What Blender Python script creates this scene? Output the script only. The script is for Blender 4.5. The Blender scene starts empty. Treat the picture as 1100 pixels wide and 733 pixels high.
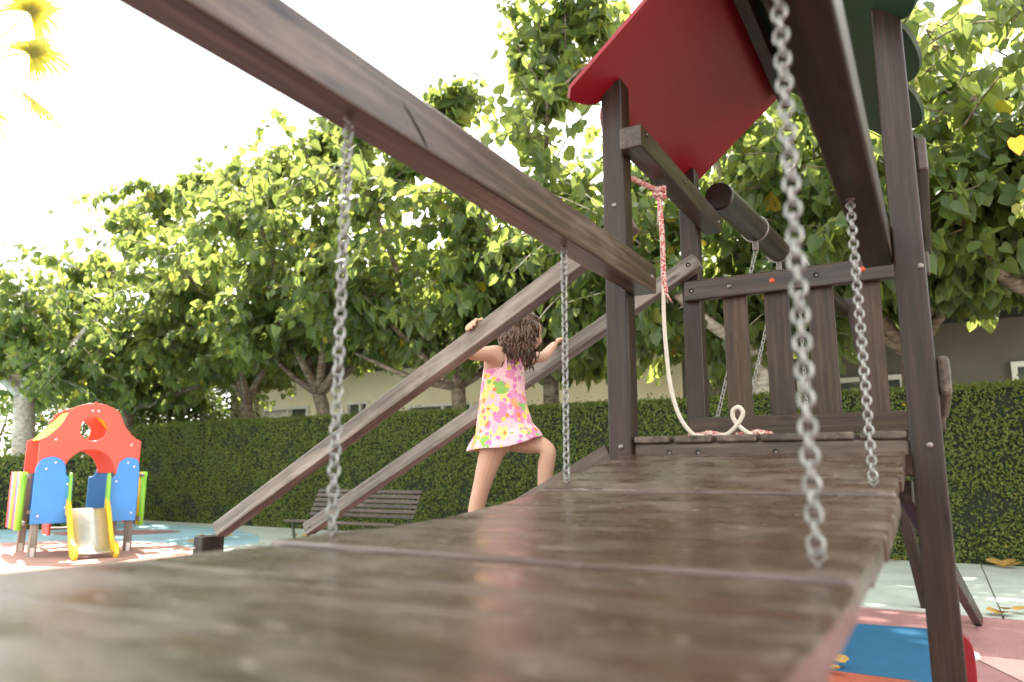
import bpy, bmesh, math, random
import numpy as np
from mathutils import Vector, Matrix, Euler
from mathutils import noise as mnoise

random.seed(11)
R = math.radians
scene = bpy.context.scene
COL = scene.collection

# ------------------------------------------------------------------ camera, world, sun, exposure
CAM_H = 1.05
cam = bpy.data.cameras.new('camera')
cam_ob = bpy.data.objects.new('camera', cam)
COL.objects.link(cam_ob)
cam_ob.location = (0, 0, CAM_H)
cam_ob.rotation_euler = (R(90 + 9.94), 0, R(29.84))
cam.sensor_width = 36
cam.lens = 25.85
cam.clip_start = 0.03
cam.clip_end = 500
cam.dof.use_dof = True
cam.dof.focus_distance = 3.5
cam.dof.aperture_fstop = 2.6
scene.camera = cam_ob

SUN_AZ, SUN_EL = R(62), R(54)          # left of +Y, above the horizon
to_sun = Vector((-math.sin(SUN_AZ) * math.cos(SUN_EL), math.cos(SUN_AZ) * math.cos(SUN_EL), math.sin(SUN_EL)))
sun_el = math.asin(to_sun.z)
world = bpy.data.worlds.new('World')
scene.world = world
world.use_nodes = True
wn = world.node_tree
sky = wn.nodes.new('ShaderNodeTexSky')
sky.sky_type = 'NISHITA'
sky.sun_disc = False
sky.sun_elevation = sun_el
sky.sun_rotation = math.atan2(to_sun.x, to_sun.y)
sky.air_density = 1.0
sky.dust_density = 1.6
sky.ozone_density = 0.6
# thin bright cloud over most of the sky
_tc = wn.nodes.new('ShaderNodeTexCoord')
_nz = wn.nodes.new('ShaderNodeTexNoise'); _nz.inputs['Scale'].default_value = 2.2; _nz.inputs['Detail'].default_value = 6
wn.links.new(_tc.outputs['Generated'], _nz.inputs['Vector'])
_mr = wn.nodes.new('ShaderNodeMapRange'); _mr.inputs[1].default_value = 0.35; _mr.inputs[2].default_value = 0.65
_mr.inputs[3].default_value = 0.62; _mr.inputs[4].default_value = 0.9
wn.links.new(_nz.outputs['Fac'], _mr.inputs[0])
_mx = wn.nodes.new('ShaderNodeMix'); _mx.data_type = 'RGBA'
wn.links.new(_mr.outputs[0], _mx.inputs[0])
wn.links.new(sky.outputs[0], _mx.inputs[6])
_mx.inputs[7].default_value = (4.2, 3.98, 3.65, 1)
wn.links.new(_mx.outputs[2], wn.nodes['Background'].inputs[0])
wn.nodes['Background'].inputs[1].default_value = 0.15

sun = bpy.data.lights.new('sun', 'SUN')
sun.energy = 3.3
sun.angle = R(0.6)
sun.color = (1.0, 0.95, 0.86)
sun_ob = bpy.data.objects.new('sun', sun)
COL.objects.link(sun_ob)
sun_ob.rotation_euler = to_sun.to_track_quat('Z', 'Y').to_euler()
sun_ob.location = (-12, 4, 12)

vs = scene.view_settings
vs.view_transform = 'Standard'
vs.look = 'None'
vs.gamma = 1
vs.use_curve_mapping = False
vs.exposure = 2.68
scene.cycles.max_bounces = 8
scene.cycles.transparent_max_bounces = 8
scene.cycles.use_denoising = True

# ------------------------------------------------------------------ materials
def new_mat(name):
    m = bpy.data.materials.new(name)
    m.use_nodes = True
    nt = m.node_tree
    return m, nt, nt.nodes['Principled BSDF']

def ramp(nt, stops, interp='LINEAR'):
    n = nt.nodes.new('ShaderNodeValToRGB')
    cr = n.color_ramp
    cr.interpolation = interp
    while len(cr.elements) > 1:
        cr.elements.remove(cr.elements[-1])
    cr.elements[0].position = stops[0][0]
    cr.elements[0].color = (*stops[0][1], 1)
    for p, c in stops[1:]:
        e = cr.elements.new(p)
        e.color = (*c, 1)
    return n

def noise(nt, vec, scale, detail=4, rough=0.55):
    n = nt.nodes.new('ShaderNodeTexNoise')
    n.inputs['Scale'].default_value = scale
    n.inputs['Detail'].default_value = detail
    n.inputs['Roughness'].default_value = rough
    if vec is not None:
        nt.links.new(vec, n.inputs['Vector'])
    return n

def obj_vec(nt, scale=(1, 1, 1)):
    tc = nt.nodes.new('ShaderNodeTexCoord')
    oi = nt.nodes.new('ShaderNodeObjectInfo')
    mul = nt.nodes.new('ShaderNodeVectorMath'); mul.operation = 'SCALE'
    comb = nt.nodes.new('ShaderNodeCombineXYZ')
    for i in range(3):
        nt.links.new(oi.outputs['Random'], comb.inputs[i])
    nt.links.new(comb.outputs[0], mul.inputs[0]); mul.inputs['Scale'].default_value = 37.0
    add = nt.nodes.new('ShaderNodeVectorMath'); add.operation = 'ADD'
    nt.links.new(tc.outputs['Object'], add.inputs[0]); nt.links.new(mul.outputs[0], add.inputs[1])
    mp = nt.nodes.new('ShaderNodeMapping')
    mp.inputs['Scale'].default_value = scale
    nt.links.new(add.outputs[0], mp.inputs['Vector'])
    return mp.outputs[0], add.outputs[0]

def bump(nt, bsdf, height, strength, dist=0.01):
    b = nt.nodes.new('ShaderNodeBump')
    b.inputs['Strength'].default_value = strength
    b.inputs['Distance'].default_value = dist
    nt.links.new(height, b.inputs['Height'])
    nt.links.new(b.outputs[0], bsdf.inputs['Normal'])

def mixc(nt, fac, a, b, mode='MIX'):
    n = nt.nodes.new('ShaderNodeMix'); n.data_type = 'RGBA'; n.blend_type = mode
    if isinstance(fac, (int, float)): n.inputs[0].default_value = fac
    else: nt.links.new(fac, n.inputs[0])
    for s, v in ((6, a), (7, b)):
        if isinstance(v, tuple): n.inputs[s].default_value = (*v, 1)
        else: nt.links.new(v, n.inputs[s])
    return n.outputs[2]

def wood_mat(name, dark, mid, light, rough=(0.35, 0.6), wear=0.5, grain=1.0, coat=0.0, spec=0.35):
    m, nt, b = new_mat(name)
    v, raw = obj_vec(nt, (2.2, 55 * grain, 55 * grain))
    g = noise(nt, v, 1.0, 6, 0.6)
    cr = ramp(nt, [(0.3, dark), (0.52, mid), (0.75, light)])
    nt.links.new(g.outputs['Fac'], cr.inputs[0])
    # broad wear blotches, drawn out along the grain
    v2, _ = obj_vec(nt, (3.0, 11, 11))
    w = noise(nt, v2, 1.0, 5, 0.6)
    wr = ramp(nt, [(0.48, (0, 0, 0)), (0.72, (1, 1, 1))])
    nt.links.new(w.outputs['Fac'], wr.inputs[0])
    mul = nt.nodes.new('ShaderNodeMath'); mul.operation = 'MULTIPLY'
    nt.links.new(wr.outputs[0], mul.inputs[0]); mul.inputs[1].default_value = wear
    worn = tuple(min(1, c * 1.25 + 0.05) for c in light)
    c1 = mixc(nt, mul.outputs[0], cr.outputs[0], worn)
    # knots
    v3, _ = obj_vec(nt, (3.2, 13, 13))
    kn = nt.nodes.new('ShaderNodeTexVoronoi'); kn.inputs['Scale'].default_value = 0.85
    nt.links.new(v3, kn.inputs['Vector'])
    kr = ramp(nt, [(0.05, (0.25, 0.22, 0.2)), (0.13, (0.8, 0.8, 0.8)), (0.17, (1, 1, 1))])
    nt.links.new(kn.outputs['Distance'], kr.inputs[0])
    c1 = mixc(nt, 1.0, c1, kr.outputs[0], 'MULTIPLY')
    # per board tone
    oi = nt.nodes.new('ShaderNodeObjectInfo')
    hv = nt.nodes.new('ShaderNodeHueSaturation')
    mr = nt.nodes.new('ShaderNodeMapRange'); mr.inputs[3].default_value = 0.78; mr.inputs[4].default_value = 1.2
    nt.links.new(oi.outputs['Random'], mr.inputs[0]); nt.links.new(mr.outputs[0], hv.inputs['Value'])
    nt.links.new(c1, hv.inputs['Color'])
    nt.links.new(hv.outputs[0], b.inputs['Base Color'])
    rr = nt.nodes.new('ShaderNodeMapRange'); rr.inputs[3].default_value = rough[0]; rr.inputs[4].default_value = rough[1]
    nt.links.new(w.outputs['Fac'], rr.inputs[0]); rr.inputs[1].default_value = 0.3; rr.inputs[2].default_value = 0.7
    nt.links.new(rr.outputs[0], b.inputs['Roughness'])
    bump(nt, b, g.outputs['Fac'], 0.35, 0.002)
    b.inputs['Coat Weight'].default_value = coat
    b.inputs['Specular IOR Level'].default_value = spec
    b.inputs['Coat Roughness'].default_value = 0.28
    return m

def plain(name, col, rough=0.5, metal=0.0, var=0.12, scale=6, spec=None, bumps=0.0):
    m, nt, b = new_mat(name)
    v, _ = obj_vec(nt)
    n = noise(nt, v, scale, 5)
    lo = tuple(c * (1 - var) for c in col); hi = tuple(min(1, c * (1 + var)) for c in col)
    cr = ramp(nt, [(0.3, lo), (0.7, hi)])
    nt.links.new(n.outputs['Fac'], cr.inputs[0])
    nt.links.new(cr.outputs[0], b.inputs['Base Color'])
    b.inputs['Roughness'].default_value = rough
    b.inputs['Metallic'].default_value = metal
    if spec is not None: b.inputs['Specular IOR Level'].default_value = spec
    if bumps:
        n2 = noise(nt, v, scale * 12, 4)
        bump(nt, b, n2.outputs['Fac'], bumps, 0.004)
    return m

def leaf_mat(name, c_dark, c_mid, c_light, trans, tfac=0.45, rough=0.42):
    m, nt, b = new_mat(name)
    geo = nt.nodes.new('ShaderNodeNewGeometry')
    cr = ramp(nt, [(0.0, c_dark), (0.55, c_mid), (0.975, c_light), (0.998, (0.42, 0.32, 0.02))])
    nt.links.new(geo.outputs['Random Per Island'], cr.inputs[0])
    nt.links.new(cr.outputs[0], b.inputs['Base Color'])
    b.inputs['Roughness'].default_value = rough
    tr = nt.nodes.new('ShaderNodeBsdfTranslucent')
    mx = mixc(nt, 0.5, cr.outputs[0], trans)
    mm = nt.nodes.new('ShaderNodeMix'); mm.data_type = 'RGBA'; mm.blend_type = 'MIX'
    nt.links.new(mx, tr.inputs['Color'])
    ms = nt.nodes.new('ShaderNodeMixShader'); ms.inputs[0].default_value = tfac
    nt.links.new(b.outputs[0], ms.inputs[1]); nt.links.new(tr.outputs[0], ms.inputs[2])
    nt.links.new(ms.outputs[0], nt.nodes['Material Output'].inputs['Surface'])
    return m

M = {}
M['post'] = wood_mat('stained_post_wood', (0.0105, 0.0054, 0.0027), (0.024, 0.0128, 0.0064), (0.048, 0.0275, 0.0152), (0.3, 0.5), 0.16, coat=0.0, spec=0.3)
M['beam'] = wood_mat('stained_beam_wood', (0.018, 0.010, 0.0052), (0.041, 0.0245, 0.0132), (0.08, 0.053, 0.032), (0.28, 0.46), 0.3, coat=0.1)
M['rail'] = wood_mat('handrail_wood', (0.06, 0.042, 0.028), (0.16, 0.125, 0.095), (0.30, 0.25, 0.20), (0.4, 0.6), 0.6, coat=0.15)
M['wornbeam'] = wood_mat('worn_beam_wood', (0.03, 0.018, 0.0105), (0.08, 0.053, 0.034), (0.18, 0.13, 0.092), (0.25, 0.42), 0.5, coat=0.15)
def plank_mat():
    m, nt, b = new_mat('worn_plank_wood')
    vg, raw = obj_vec(nt, (2.0, 60, 60))
    g = noise(nt, vg, 1.0, 6, 0.6)
    cr = ramp(nt, [(0.3, (0.024, 0.0135, 0.009)), (0.55, (0.062, 0.034, 0.0225)), (0.8, (0.108, 0.066, 0.047))])
    nt.links.new(g.outputs['Fac'], cr.inputs[0])
    # trodden patches where the stain has gone grey
    vp, _ = obj_vec(nt, (6, 13, 13))
    p = noise(nt, vp, 1.0, 7, 0.68)
    pr_ = ramp(nt, [(0.50, (0, 0, 0)), (0.66, (0.55, 0.55, 0.55)), (0.8, (1, 1, 1))])
    nt.links.new(p.outputs['Fac'], pr_.inputs[0])
    c = mixc(nt, pr_.outputs[0], cr.outputs[0], (0.165, 0.125, 0.10))
    # pale specks and scuffs
    vs2, _ = obj_vec(nt, (30, 75, 75))
    k = noise(nt, vs2, 1.0, 3, 0.6)
    kr = ramp(nt, [(0.63, (0, 0, 0)), (0.70, (0.85, 0.85, 0.85))]); nt.links.new(k.outputs['Fac'], kr.inputs[0])
    c = mixc(nt, kr.outputs[0], c, (0.34, 0.28, 0.23))
    # reddish stain left in places
    v5, _ = obj_vec(nt, (3.5, 9, 9))
    r5 = noise(nt, v5, 1.0, 3)
    rr5 = ramp(nt, [(0.52, (0, 0, 0)), (0.68, (0.6, 0.6, 0.6))]); nt.links.new(r5.outputs['Fac'], rr5.inputs[0])
    c = mixc(nt, rr5.outputs[0], c, (0.07, 0.031, 0.019))
    nt.links.new(c, b.inputs['Base Color'])
    rr = nt.nodes.new('ShaderNodeMapRange'); rr.inputs[1].default_value = 0.35; rr.inputs[2].default_value = 0.68
    rr.inputs[3].default_value = 0.17; rr.inputs[4].default_value = 0.45
    nt.links.new(p.outputs['Fac'], rr.inputs[0]); nt.links.new(rr.outputs[0], b.inputs['Roughness'])
    bump(nt, b, g.outputs['Fac'], 0.10, 0.0015)
    b.inputs['Coat Weight'].default_value = 0.2; b.inputs['Coat Roughness'].default_value = 0.3
    return m
M['plank'] = plank_mat()
M['picket'] = wood_mat('picket_wood', (0.023, 0.0128, 0.0062), (0.05, 0.029, 0.0145), (0.088, 0.055, 0.031), (0.4, 0.6), 0.3)
M['deck'] = wood_mat('deck_wood', (0.032, 0.021, 0.0135), (0.068, 0.048, 0.032), (0.14, 0.107, 0.078), (0.4, 0.6), 0.5)
M['bench'] = wood_mat('bench_wood', (0.022, 0.014, 0.009), (0.045, 0.03, 0.02), (0.09, 0.063, 0.047), (0.35, 0.55), 0.3)
M['greywood'] = wood_mat('grey_wood', (0.12, 0.10, 0.08), (0.2, 0.17, 0.14), (0.3, 0.27, 0.23), (0.5, 0.7), 0.4)
M['log'] = plain('log_wood', (0.016, 0.0095, 0.006), 0.3, var=0.4, scale=9)
M['red_panel'] = plain('red_plastic_board', (0.225, 0.004, 0.011), 0.36, var=0.06, scale=2)
M['green_panel'] = plain('green_plastic_board', (0.014, 0.045, 0.018), 0.4, var=0.08, scale=2)
M['chain'] = plain('galvanised_steel', (0.27, 0.275, 0.25), 0.48, 0.7, 0.4, 90)
M['bolt'] = plain('dull_steel', (0.2, 0.18, 0.16), 0.45, 0.8, 0.2, 60)
M['hole'] = plain('bolt_hole_black', (0.012, 0.01, 0.009), 0.9)
M['orange_cap'] = plain('orange_cap', (0.55, 0.09, 0.02), 0.5)
M['steel'] = plain('brushed_steel', (0.62, 0.60, 0.56), 0.32, 0.7, 0.08, 20)
M['white_cap'] = plain('white_plastic', (0.75, 0.75, 0.73), 0.4)
M['ph_red'] = plain('playhouse_red', (0.74, 0.085, 0.05), 0.42, var=0.05)
M['ph_blue'] = plain('playhouse_blue', (0.05, 0.23, 0.58), 0.42, var=0.06)
M['ph_yellow'] = plain('playhouse_yellow', (0.76, 0.52, 0.025), 0.42, var=0.05)
M['ph_green'] = plain('playhouse_green', (0.22, 0.52, 0.04), 0.42, var=0.05)
M['rubber_blue'] = plain('deep_blue_rubber', (0.006, 0.10, 0.20), 0.75, var=0.12, scale=5, bumps=0.3)
M['rope_white'] = plain('white_rope', (0.62, 0.56, 0.46), 0.85, var=0.1, scale=60)
M['cream'] = plain('cream_render', (0.86, 0.75, 0.58), 0.85, var=0.08, scale=1.2, bumps=0.15)
M['shade_grey_render'] = plain('shade_grey_render', (0.17, 0.155, 0.13), 0.9, var=0.1, scale=1.5, bumps=0.15)  # house wall under the trees, their shade put into the colour
M['white_frame'] = plain('white_frame', (0.78, 0.76, 0.72), 0.5)
M['glass'] = plain('dim_window_glass', (0.10, 0.11, 0.10), 0.08, 0.0, 0.2, 2)
M['eave'] = plain('dark_green_eave', (0.02, 0.035, 0.018), 0.6)
M['roof'] = plain('roof_tile', (0.12, 0.08, 0.06), 0.8)
M['bark'] = wood_mat('tree_bark', (0.06, 0.045, 0.03), (0.15, 0.115, 0.08), (0.30, 0.25, 0.18), (0.8, 0.95), 0.5, 0.35)
M['palebark'] = wood_mat('limewashed_bark', (0.25, 0.22, 0.17), (0.48, 0.44, 0.36), (0.62, 0.58, 0.5), (0.8, 0.95), 0.4, 0.3)
M['leaf'] = leaf_mat('mulberry_leaf', (0.048, 0.092, 0.030), (0.080, 0.135, 0.048), (0.13, 0.185, 0.06), (0.56, 0.63, 0.11), 0.55, 0.36)
M['leaf_sunny'] = leaf_mat('bush_leaf', (0.03, 0.06, 0.012), (0.055, 0.095, 0.02), (0.09, 0.13, 0.03), (0.2, 0.27, 0.03), 0.4)
M['hedge_leaf'] = leaf_mat('hedge_leaf', (0.10, 0.14, 0.028), (0.14, 0.19, 0.038), (0.19, 0.235, 0.054), (0.34, 0.42, 0.045), 0.4, 0.6)
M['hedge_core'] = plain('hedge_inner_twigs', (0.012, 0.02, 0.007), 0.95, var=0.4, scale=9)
M['palm'] = leaf_mat('palm_leaf', (0.18, 0.17, 0.02), (0.26, 0.24, 0.03), (0.34, 0.3, 0.04), (0.7, 0.6, 0.06), 0.55)
M['yellow_leaf'] = plain('yellow_leaf', (0.75, 0.42, 0.01), 0.5, var=0.06)
M['dead_leaf'] = plain('dead_leaf', (0.42, 0.25, 0.06), 0.8, var=0.35, scale=25)
M['skin'] = plain('child_skin', (0.54, 0.315, 0.21), 0.5, var=0.05, scale=10)
M['hair'] = plain('brown_hair', (0.07, 0.033, 0.016), 0.36, var=0.5, scale=40)
M['eye'] = plain('dark_eye', (0.02, 0.012, 0.01), 0.15)
M['seat_rubber'] = plain('black_swing_rubber', (0.02, 0.02, 0.02), 0.6)

def rubber_mat():
    m, nt, b = new_mat('speckled_rubber')
    tc = nt.nodes.new('ShaderNodeTexCoord')
    return m
def make_speckle(name, col, spread=0.25, rough=0.85):
    m, nt, b = new_mat(name)
    tc = nt.nodes.new('ShaderNodeTexCoord')
    n1 = noise(nt, tc.outputs['Object'], 140, 2, 0.7)
    n2 = noise(nt, tc.outputs['Object'], 1.3, 5, 0.6)
    lo = tuple(c * (1 - spread) for c in col); hi = tuple(min(1, c * (1 + spread)) for c in col)
    cr = ramp(nt, [(0.3, lo), (0.7, hi)]); nt.links.new(n1.outputs['Fac'], cr.inputs[0])
    cr2 = ramp(nt, [(0.35, (0.78, 0.77, 0.75)), (0.6, (1, 1, 1))]); nt.links.new(n2.outputs['Fac'], cr2.inputs[0])
    c = mixc(nt, 1.0, cr.outputs[0], cr2.outputs[0], 'MULTIPLY')
    nt.links.new(c, b.inputs['Base Color'])
    b.inputs['Roughness'].default_value = rough
    bump(nt, b, n1.outputs['Fac'], 0.3, 0.003)
    return m
M['rub_pink'] = make_speckle('pink_rubber', (0.33, 0.165, 0.16))
M['rub_palepink'] = make_speckle('pale_pink_rubber', (0.60, 0.38, 0.34))
M['rub_salmon'] = make_speckle('salmon_rubber', (0.52, 0.30, 0.25))
M['rub_orange'] = make_speckle('orange_rubber', (0.42, 0.10, 0.05))
M['rub_sky'] = make_speckle('light_blue_rubber', (0.30, 0.50, 0.58))
M['ground'] = make_speckle('grey_ground', (0.30, 0.28, 0.25))

def path_mat():
    m, nt, b = new_mat('mint_concrete')
    tc = nt.nodes.new('ShaderNodeTexCoord')
    n1 = noise(nt, tc.outputs['Object'], 2.2, 6, 0.65)
    cr = ramp(nt, [(0.3, (0.38, 0.44, 0.38)), (0.55, (0.50, 0.56, 0.49)), (0.75, (0.57, 0.62, 0.55))])
    nt.links.new(n1.outputs['Fac'], cr.inputs[0])
    n2 = noise(nt, tc.outputs['Object'], 60, 3)
    cr2 = ramp(nt, [(0.3, (0.85, 0.85, 0.85)), (0.6, (1, 1, 1))]); nt.links.new(n2.outputs['Fac'], cr2.inputs[0])
    c = mixc(nt, 1.0, cr.outputs[0], cr2.outputs[0], 'MULTIPLY')
    nt.links.new(c, b.inputs['Base Color']); b.inputs['Roughness'].default_value = 0.8
    bump(nt, b, n2.outputs['Fac'], 0.2, 0.003)
    return m
M['path'] = path_mat()

def braid_mat():
    m, nt, b = new_mat('red_white_braid')
    tc = nt.nodes.new('ShaderNodeTexCoord')
    vo = nt.nodes.new('ShaderNodeTexVoronoi'); vo.inputs['Scale'].default_value = 190
    nt.links.new(tc.outputs['Object'], vo.inputs['Vector'])
    sp = nt.nodes.new('ShaderNodeSeparateColor'); nt.links.new(vo.outputs['Color'], sp.inputs[0])
    cr = ramp(nt, [(0.0, (0.5, 0.11, 0.10)), (0.5, (0.66, 0.52, 0.45))], 'CONSTANT')
    nt.links.new(sp.outputs[0], cr.inputs[0]); nt.links.new(cr.outputs[0], b.inputs['Base Color'])
    b.inputs['Roughness'].default_value = 0.85
    bump(nt, b, vo.outputs['Distance'], 0.6, 0.004)
    return m
M['rope_red'] = braid_mat()

def dress_mat():
    m, nt, b = new_mat('floral_cotton')
    tc = nt.nodes.new('ShaderNodeTexCoord')
    nz = noise(nt, tc.outputs['Object'], 14, 3)
    wob = nt.nodes.new('ShaderNodeMix'); wob.data_type = 'VECTOR'; wob.inputs[0].default_value = 0.035
    nt.links.new(tc.outputs['Object'], wob.inputs[4]); nt.links.new(nz.outputs['Color'], wob.inputs[5])
    base = None
    for sc, thr, stops in ((18, 0.6, [(0.0, (0.70, 0.24, 0.42)), (0.3, (0.82, 0.64, 0.22)), (0.5, (0.78, 0.36, 0.14)), (0.62, (0.72, 0.30, 0.48)), (0.8, (0.84, 0.66, 0.2)), (0.93, (0.26, 0.5, 0.10))]),
                           (36, 0.44, [(0.0, (0.66, 0.20, 0.42)), (0.35, (0.8, 0.44, 0.56)), (0.55, (0.78, 0.58, 0.12)), (0.75, (0.22, 0.48, 0.1)), (0.85, (0.7, 0.22, 0.07))])):
        vo = nt.nodes.new('ShaderNodeTexVoronoi'); vo.inputs['Scale'].default_value = sc
        nt.links.new(wob.outputs[1], vo.inputs['Vector'])
        sp = nt.nodes.new('ShaderNodeSeparateColor'); nt.links.new(vo.outputs['Color'], sp.inputs[0])
        cr = ramp(nt, stops, 'CONSTANT'); nt.links.new(sp.outputs[0], cr.inputs[0])
        lt = nt.nodes.new('ShaderNodeMath'); lt.operation = 'LESS_THAN'; lt.inputs[1].default_value = thr
        nt.links.new(vo.outputs['Distance'], lt.inputs[0])
        # only a part of the cells carries a flower
        gt = nt.nodes.new('ShaderNodeMath'); gt.operation = 'GREATER_THAN'; gt.inputs[1].default_value = 0.14
        nt.links.new(sp.outputs[1], gt.inputs[0])
        mu = nt.nodes.new('ShaderNodeMath'); mu.operation = 'MULTIPLY'
        nt.links.new(lt.outputs[0], mu.inputs[0]); nt.links.new(gt.outputs[0], mu.inputs[1])
        base = mixc(nt, mu.outputs[0], base if base is not None else (0.80, 0.50, 0.52), cr.outputs[0])
    nt.links.new(base, b.inputs['Base Color'])
    b.inputs['Roughness'].default_value = 0.85
    return m
M['dress'] = dress_mat()

# ------------------------------------------------------------------ object helpers
def tag(o, label=None, cat=None, group=None, kind=None):
    if label: o['label'] = label
    if cat: o['category'] = cat
    if group: o['group'] = group
    if kind: o['kind'] = kind
    return o

def thing(name, label, cat, loc=(0, 0, 0), rz=0.0, group=None):
    o = bpy.data.objects.new(name, None)
    COL.objects.link(o)
    o.empty_display_size = 0.1
    o.location = loc
    o.rotation_euler = (0, 0, rz)
    return tag(o, label, cat, group)

def base_matrix(o):
    m = Matrix.LocRotScale(o.location, o.rotation_euler, o.scale)
    if o.parent:
        m = base_matrix(o.parent) @ o.matrix_parent_inverse @ m
    return m

def put(name, me, mat=None, parent=None, matrix=None, local=False, smooth=False):
    """link a mesh as one object; matrix is world unless local"""
    o = bpy.data.objects.new(name, me)
    COL.objects.link(o)
    if mat is not None:
        for mm in (mat if isinstance(mat, (list, tuple)) else [mat]):
            me.materials.append(mm)
    if smooth:
        for p in me.polygons: p.use_smooth = True
    if matrix is not None:
        l, r, s = matrix.decompose()
        o.location = l; o.rotation_euler = r.to_euler(); o.scale = s
    if parent is not None:
        o.parent = parent
        if not local:
            o.matrix_parent_inverse = base_matrix(parent).inverted()
    return o

def bm_mesh(bm, name):
    bmesh.ops.recalc_face_normals(bm, faces=bm.faces)
    me = bpy.data.meshes.new(name)
    bm.to_mesh(me); bm.free()
    return me

def box_bm(bm, cx, cy, cz, sx, sy, sz, bevel=0.0, rot=None, seg=2):
    r = bmesh.ops.create_cube(bm, size=1.0)
    vs_ = r['verts']
    bmesh.ops.scale(bm, vec=(sx, sy, sz), verts=vs_)
    if bevel:
        es = list({e for v in vs_ for e in v.link_edges})
        rr = bmesh.ops.bevel(bm, geom=es, offset=bevel, segments=seg, profile=0.5, affect='EDGES')
        vs_ = list({v for f in rr['faces'] for v in f.verts} | {v for v in vs_ if v.is_valid})
    if rot is not None:
        bmesh.ops.rotate(bm, cent=(0, 0, 0), matrix=rot, verts=vs_)
    bmesh.ops.translate(bm, vec=(cx, cy, cz), verts=vs_)
    return vs_

def board(name, p0, p1, w, h, mat, parent=None, up=(0, 0, 1), bevel=0.006, local=False, wob=0.0):
    """a bar from p0 to p1: local X along it, w across, h along 'up'"""
    p0 = Vector(p0); p1 = Vector(p1)
    d = p1 - p0; L = d.length; x = d.normalized()
    z = Vector(up) - x * Vector(up).dot(x); z.normalize()
    y = z.cross(x)
    bm = bmesh.new()
    box_bm(bm, 0, 0, 0, L, w, h, bevel)
    me = bm_mesh(bm, name)
    if wob:
        for v in me.vertices:
            v.co += Vector((random.uniform(-wob, wob), random.uniform(-wob, wob), random.uniform(-wob, wob)))
    mt = Matrix(((x.x, y.x, z.x, 0), (x.y, y.y, z.y, 0), (x.z, y.z, z.z, 0), (0, 0, 0, 1)))
    mt.translation = (p0 + p1) / 2
    return put(name, me, mat, parent, mt, local)

def tube_bm(bm, pts, rad, n=8, closed=False, caps=True):
    """sweep a circle along pts; rad number or list"""
    pts = [Vector(p) for p in pts]
    k = len(pts)
    rads = rad if isinstance(rad, (list, tuple)) else [rad] * k
    rings = []
    prev = None
    for i, p in enumerate(pts):
        if closed: t = pts[(i + 1) % k] - pts[i - 1]
        else: t = pts[min(i + 1, k - 1)] - pts[max(i - 1, 0)]
        if t.length < 1e-9: t = Vector((0, 0, 1))
        t.normalize()
        if prev is None:
            a = Vector((1, 0, 0)) if abs(t.x) < 0.8 else Vector((0, 1, 0))
            u = (a - t * a.dot(t)).normalized()
        else:
            u = prev - t * prev.dot(t)
            u = u.normalized() if u.length > 1e-6 else t.orthogonal().normalized()
        prev = u
        w = t.cross(u)
        rings.append([bm.verts.new(p + (u * math.cos(2 * math.pi * j / n) + w * math.sin(2 * math.pi * j / n)) * rads[i]) for j in range(n)])
    m = k if closed else k - 1
    for i in range(m):
        a, b = rings[i], rings[(i + 1) % k]
        for j in range(n):
            bm.faces.new((a[j], a[(j + 1) % n], b[(j + 1) % n], b[j]))
    if caps and not closed:
        bm.faces.new(rings[0][::-1]); bm.faces.new(rings[-1])

def tube(name, pts, rad, mat, parent=None, n=10, closed=False, smooth=True, local=False):
    bm = bmesh.new(); tube_bm(bm, pts, rad, n, closed)
    o = put(name, bm_mesh(bm, name), mat, parent, None, local, smooth)
    for p in o.data.polygons:
        if len(p.vertices) > 4: p.use_smooth = False
    return o

def smooth_path(pts, sub=8):
    """Catmull-Rom"""
    P = [Vector(p) for p in pts]
    P = [P[0] * 2 - P[1]] + P + [P[-1] * 2 - P[-2]]
    out = []
    for i in range(1, len(P) - 2):
        for s in range(sub):
            t = s / sub
            a, b, c, d = P[i - 1], P[i], P[i + 1], P[i + 2]
            out.append(0.5 * ((2 * b) + (c - a) * t + (2 * a - 5 * b + 4 * c - d) * t * t + (3 * b - a - 3 * c + d) * t ** 3))
    out.append(P[-2])
    return out

def plate_bm(bm, outline, thick, holes=()):
    """extrude a 2D outline (x,z) with holes along local y: front at y=-thick/2"""
    loops = [outline] + list(holes)
    edges = []
    allv = []
    for lp in loops:
        v = [bm.verts.new((p[0], -thick / 2, p[1])) for p in lp]
        allv += v
        for i in range(len(v)):
            edges.append(bm.edges.new((v[i], v[(i + 1) % len(v)])))
    r = bmesh.ops.triangle_fill(bm, edges=edges, use_beauty=True, use_dissolve=False)
    fs = [g for g in r['geom'] if isinstance(g, bmesh.types.BMFace)]
    ex = bmesh.ops.extrude_face_region(bm, geom=fs)
    nv = [g for g in ex['geom'] if isinstance(g, bmesh.types.BMVert)]
    bmesh.ops.translate(bm, vec=(0, thick, 0), verts=nv)

def plate(name, outline, thick, mat, parent, matrix, holes=(), local=False, bevel=0.0):
    bm = bmesh.new(); plate_bm(bm, outline, thick, holes)
    if bevel:
        bmesh.ops.recalc_face_normals(bm, faces=bm.faces)
        es = [e for e in bm.edges if len(e.link_faces) == 2 and e.calc_face_angle(0) > 1.2]
        bmesh.ops.bevel(bm, geom=es, offset=bevel, segments=2, profile=0.5, affect='EDGES')
    return put(name, bm_mesh(bm, name), mat, parent, matrix, local)

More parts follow.
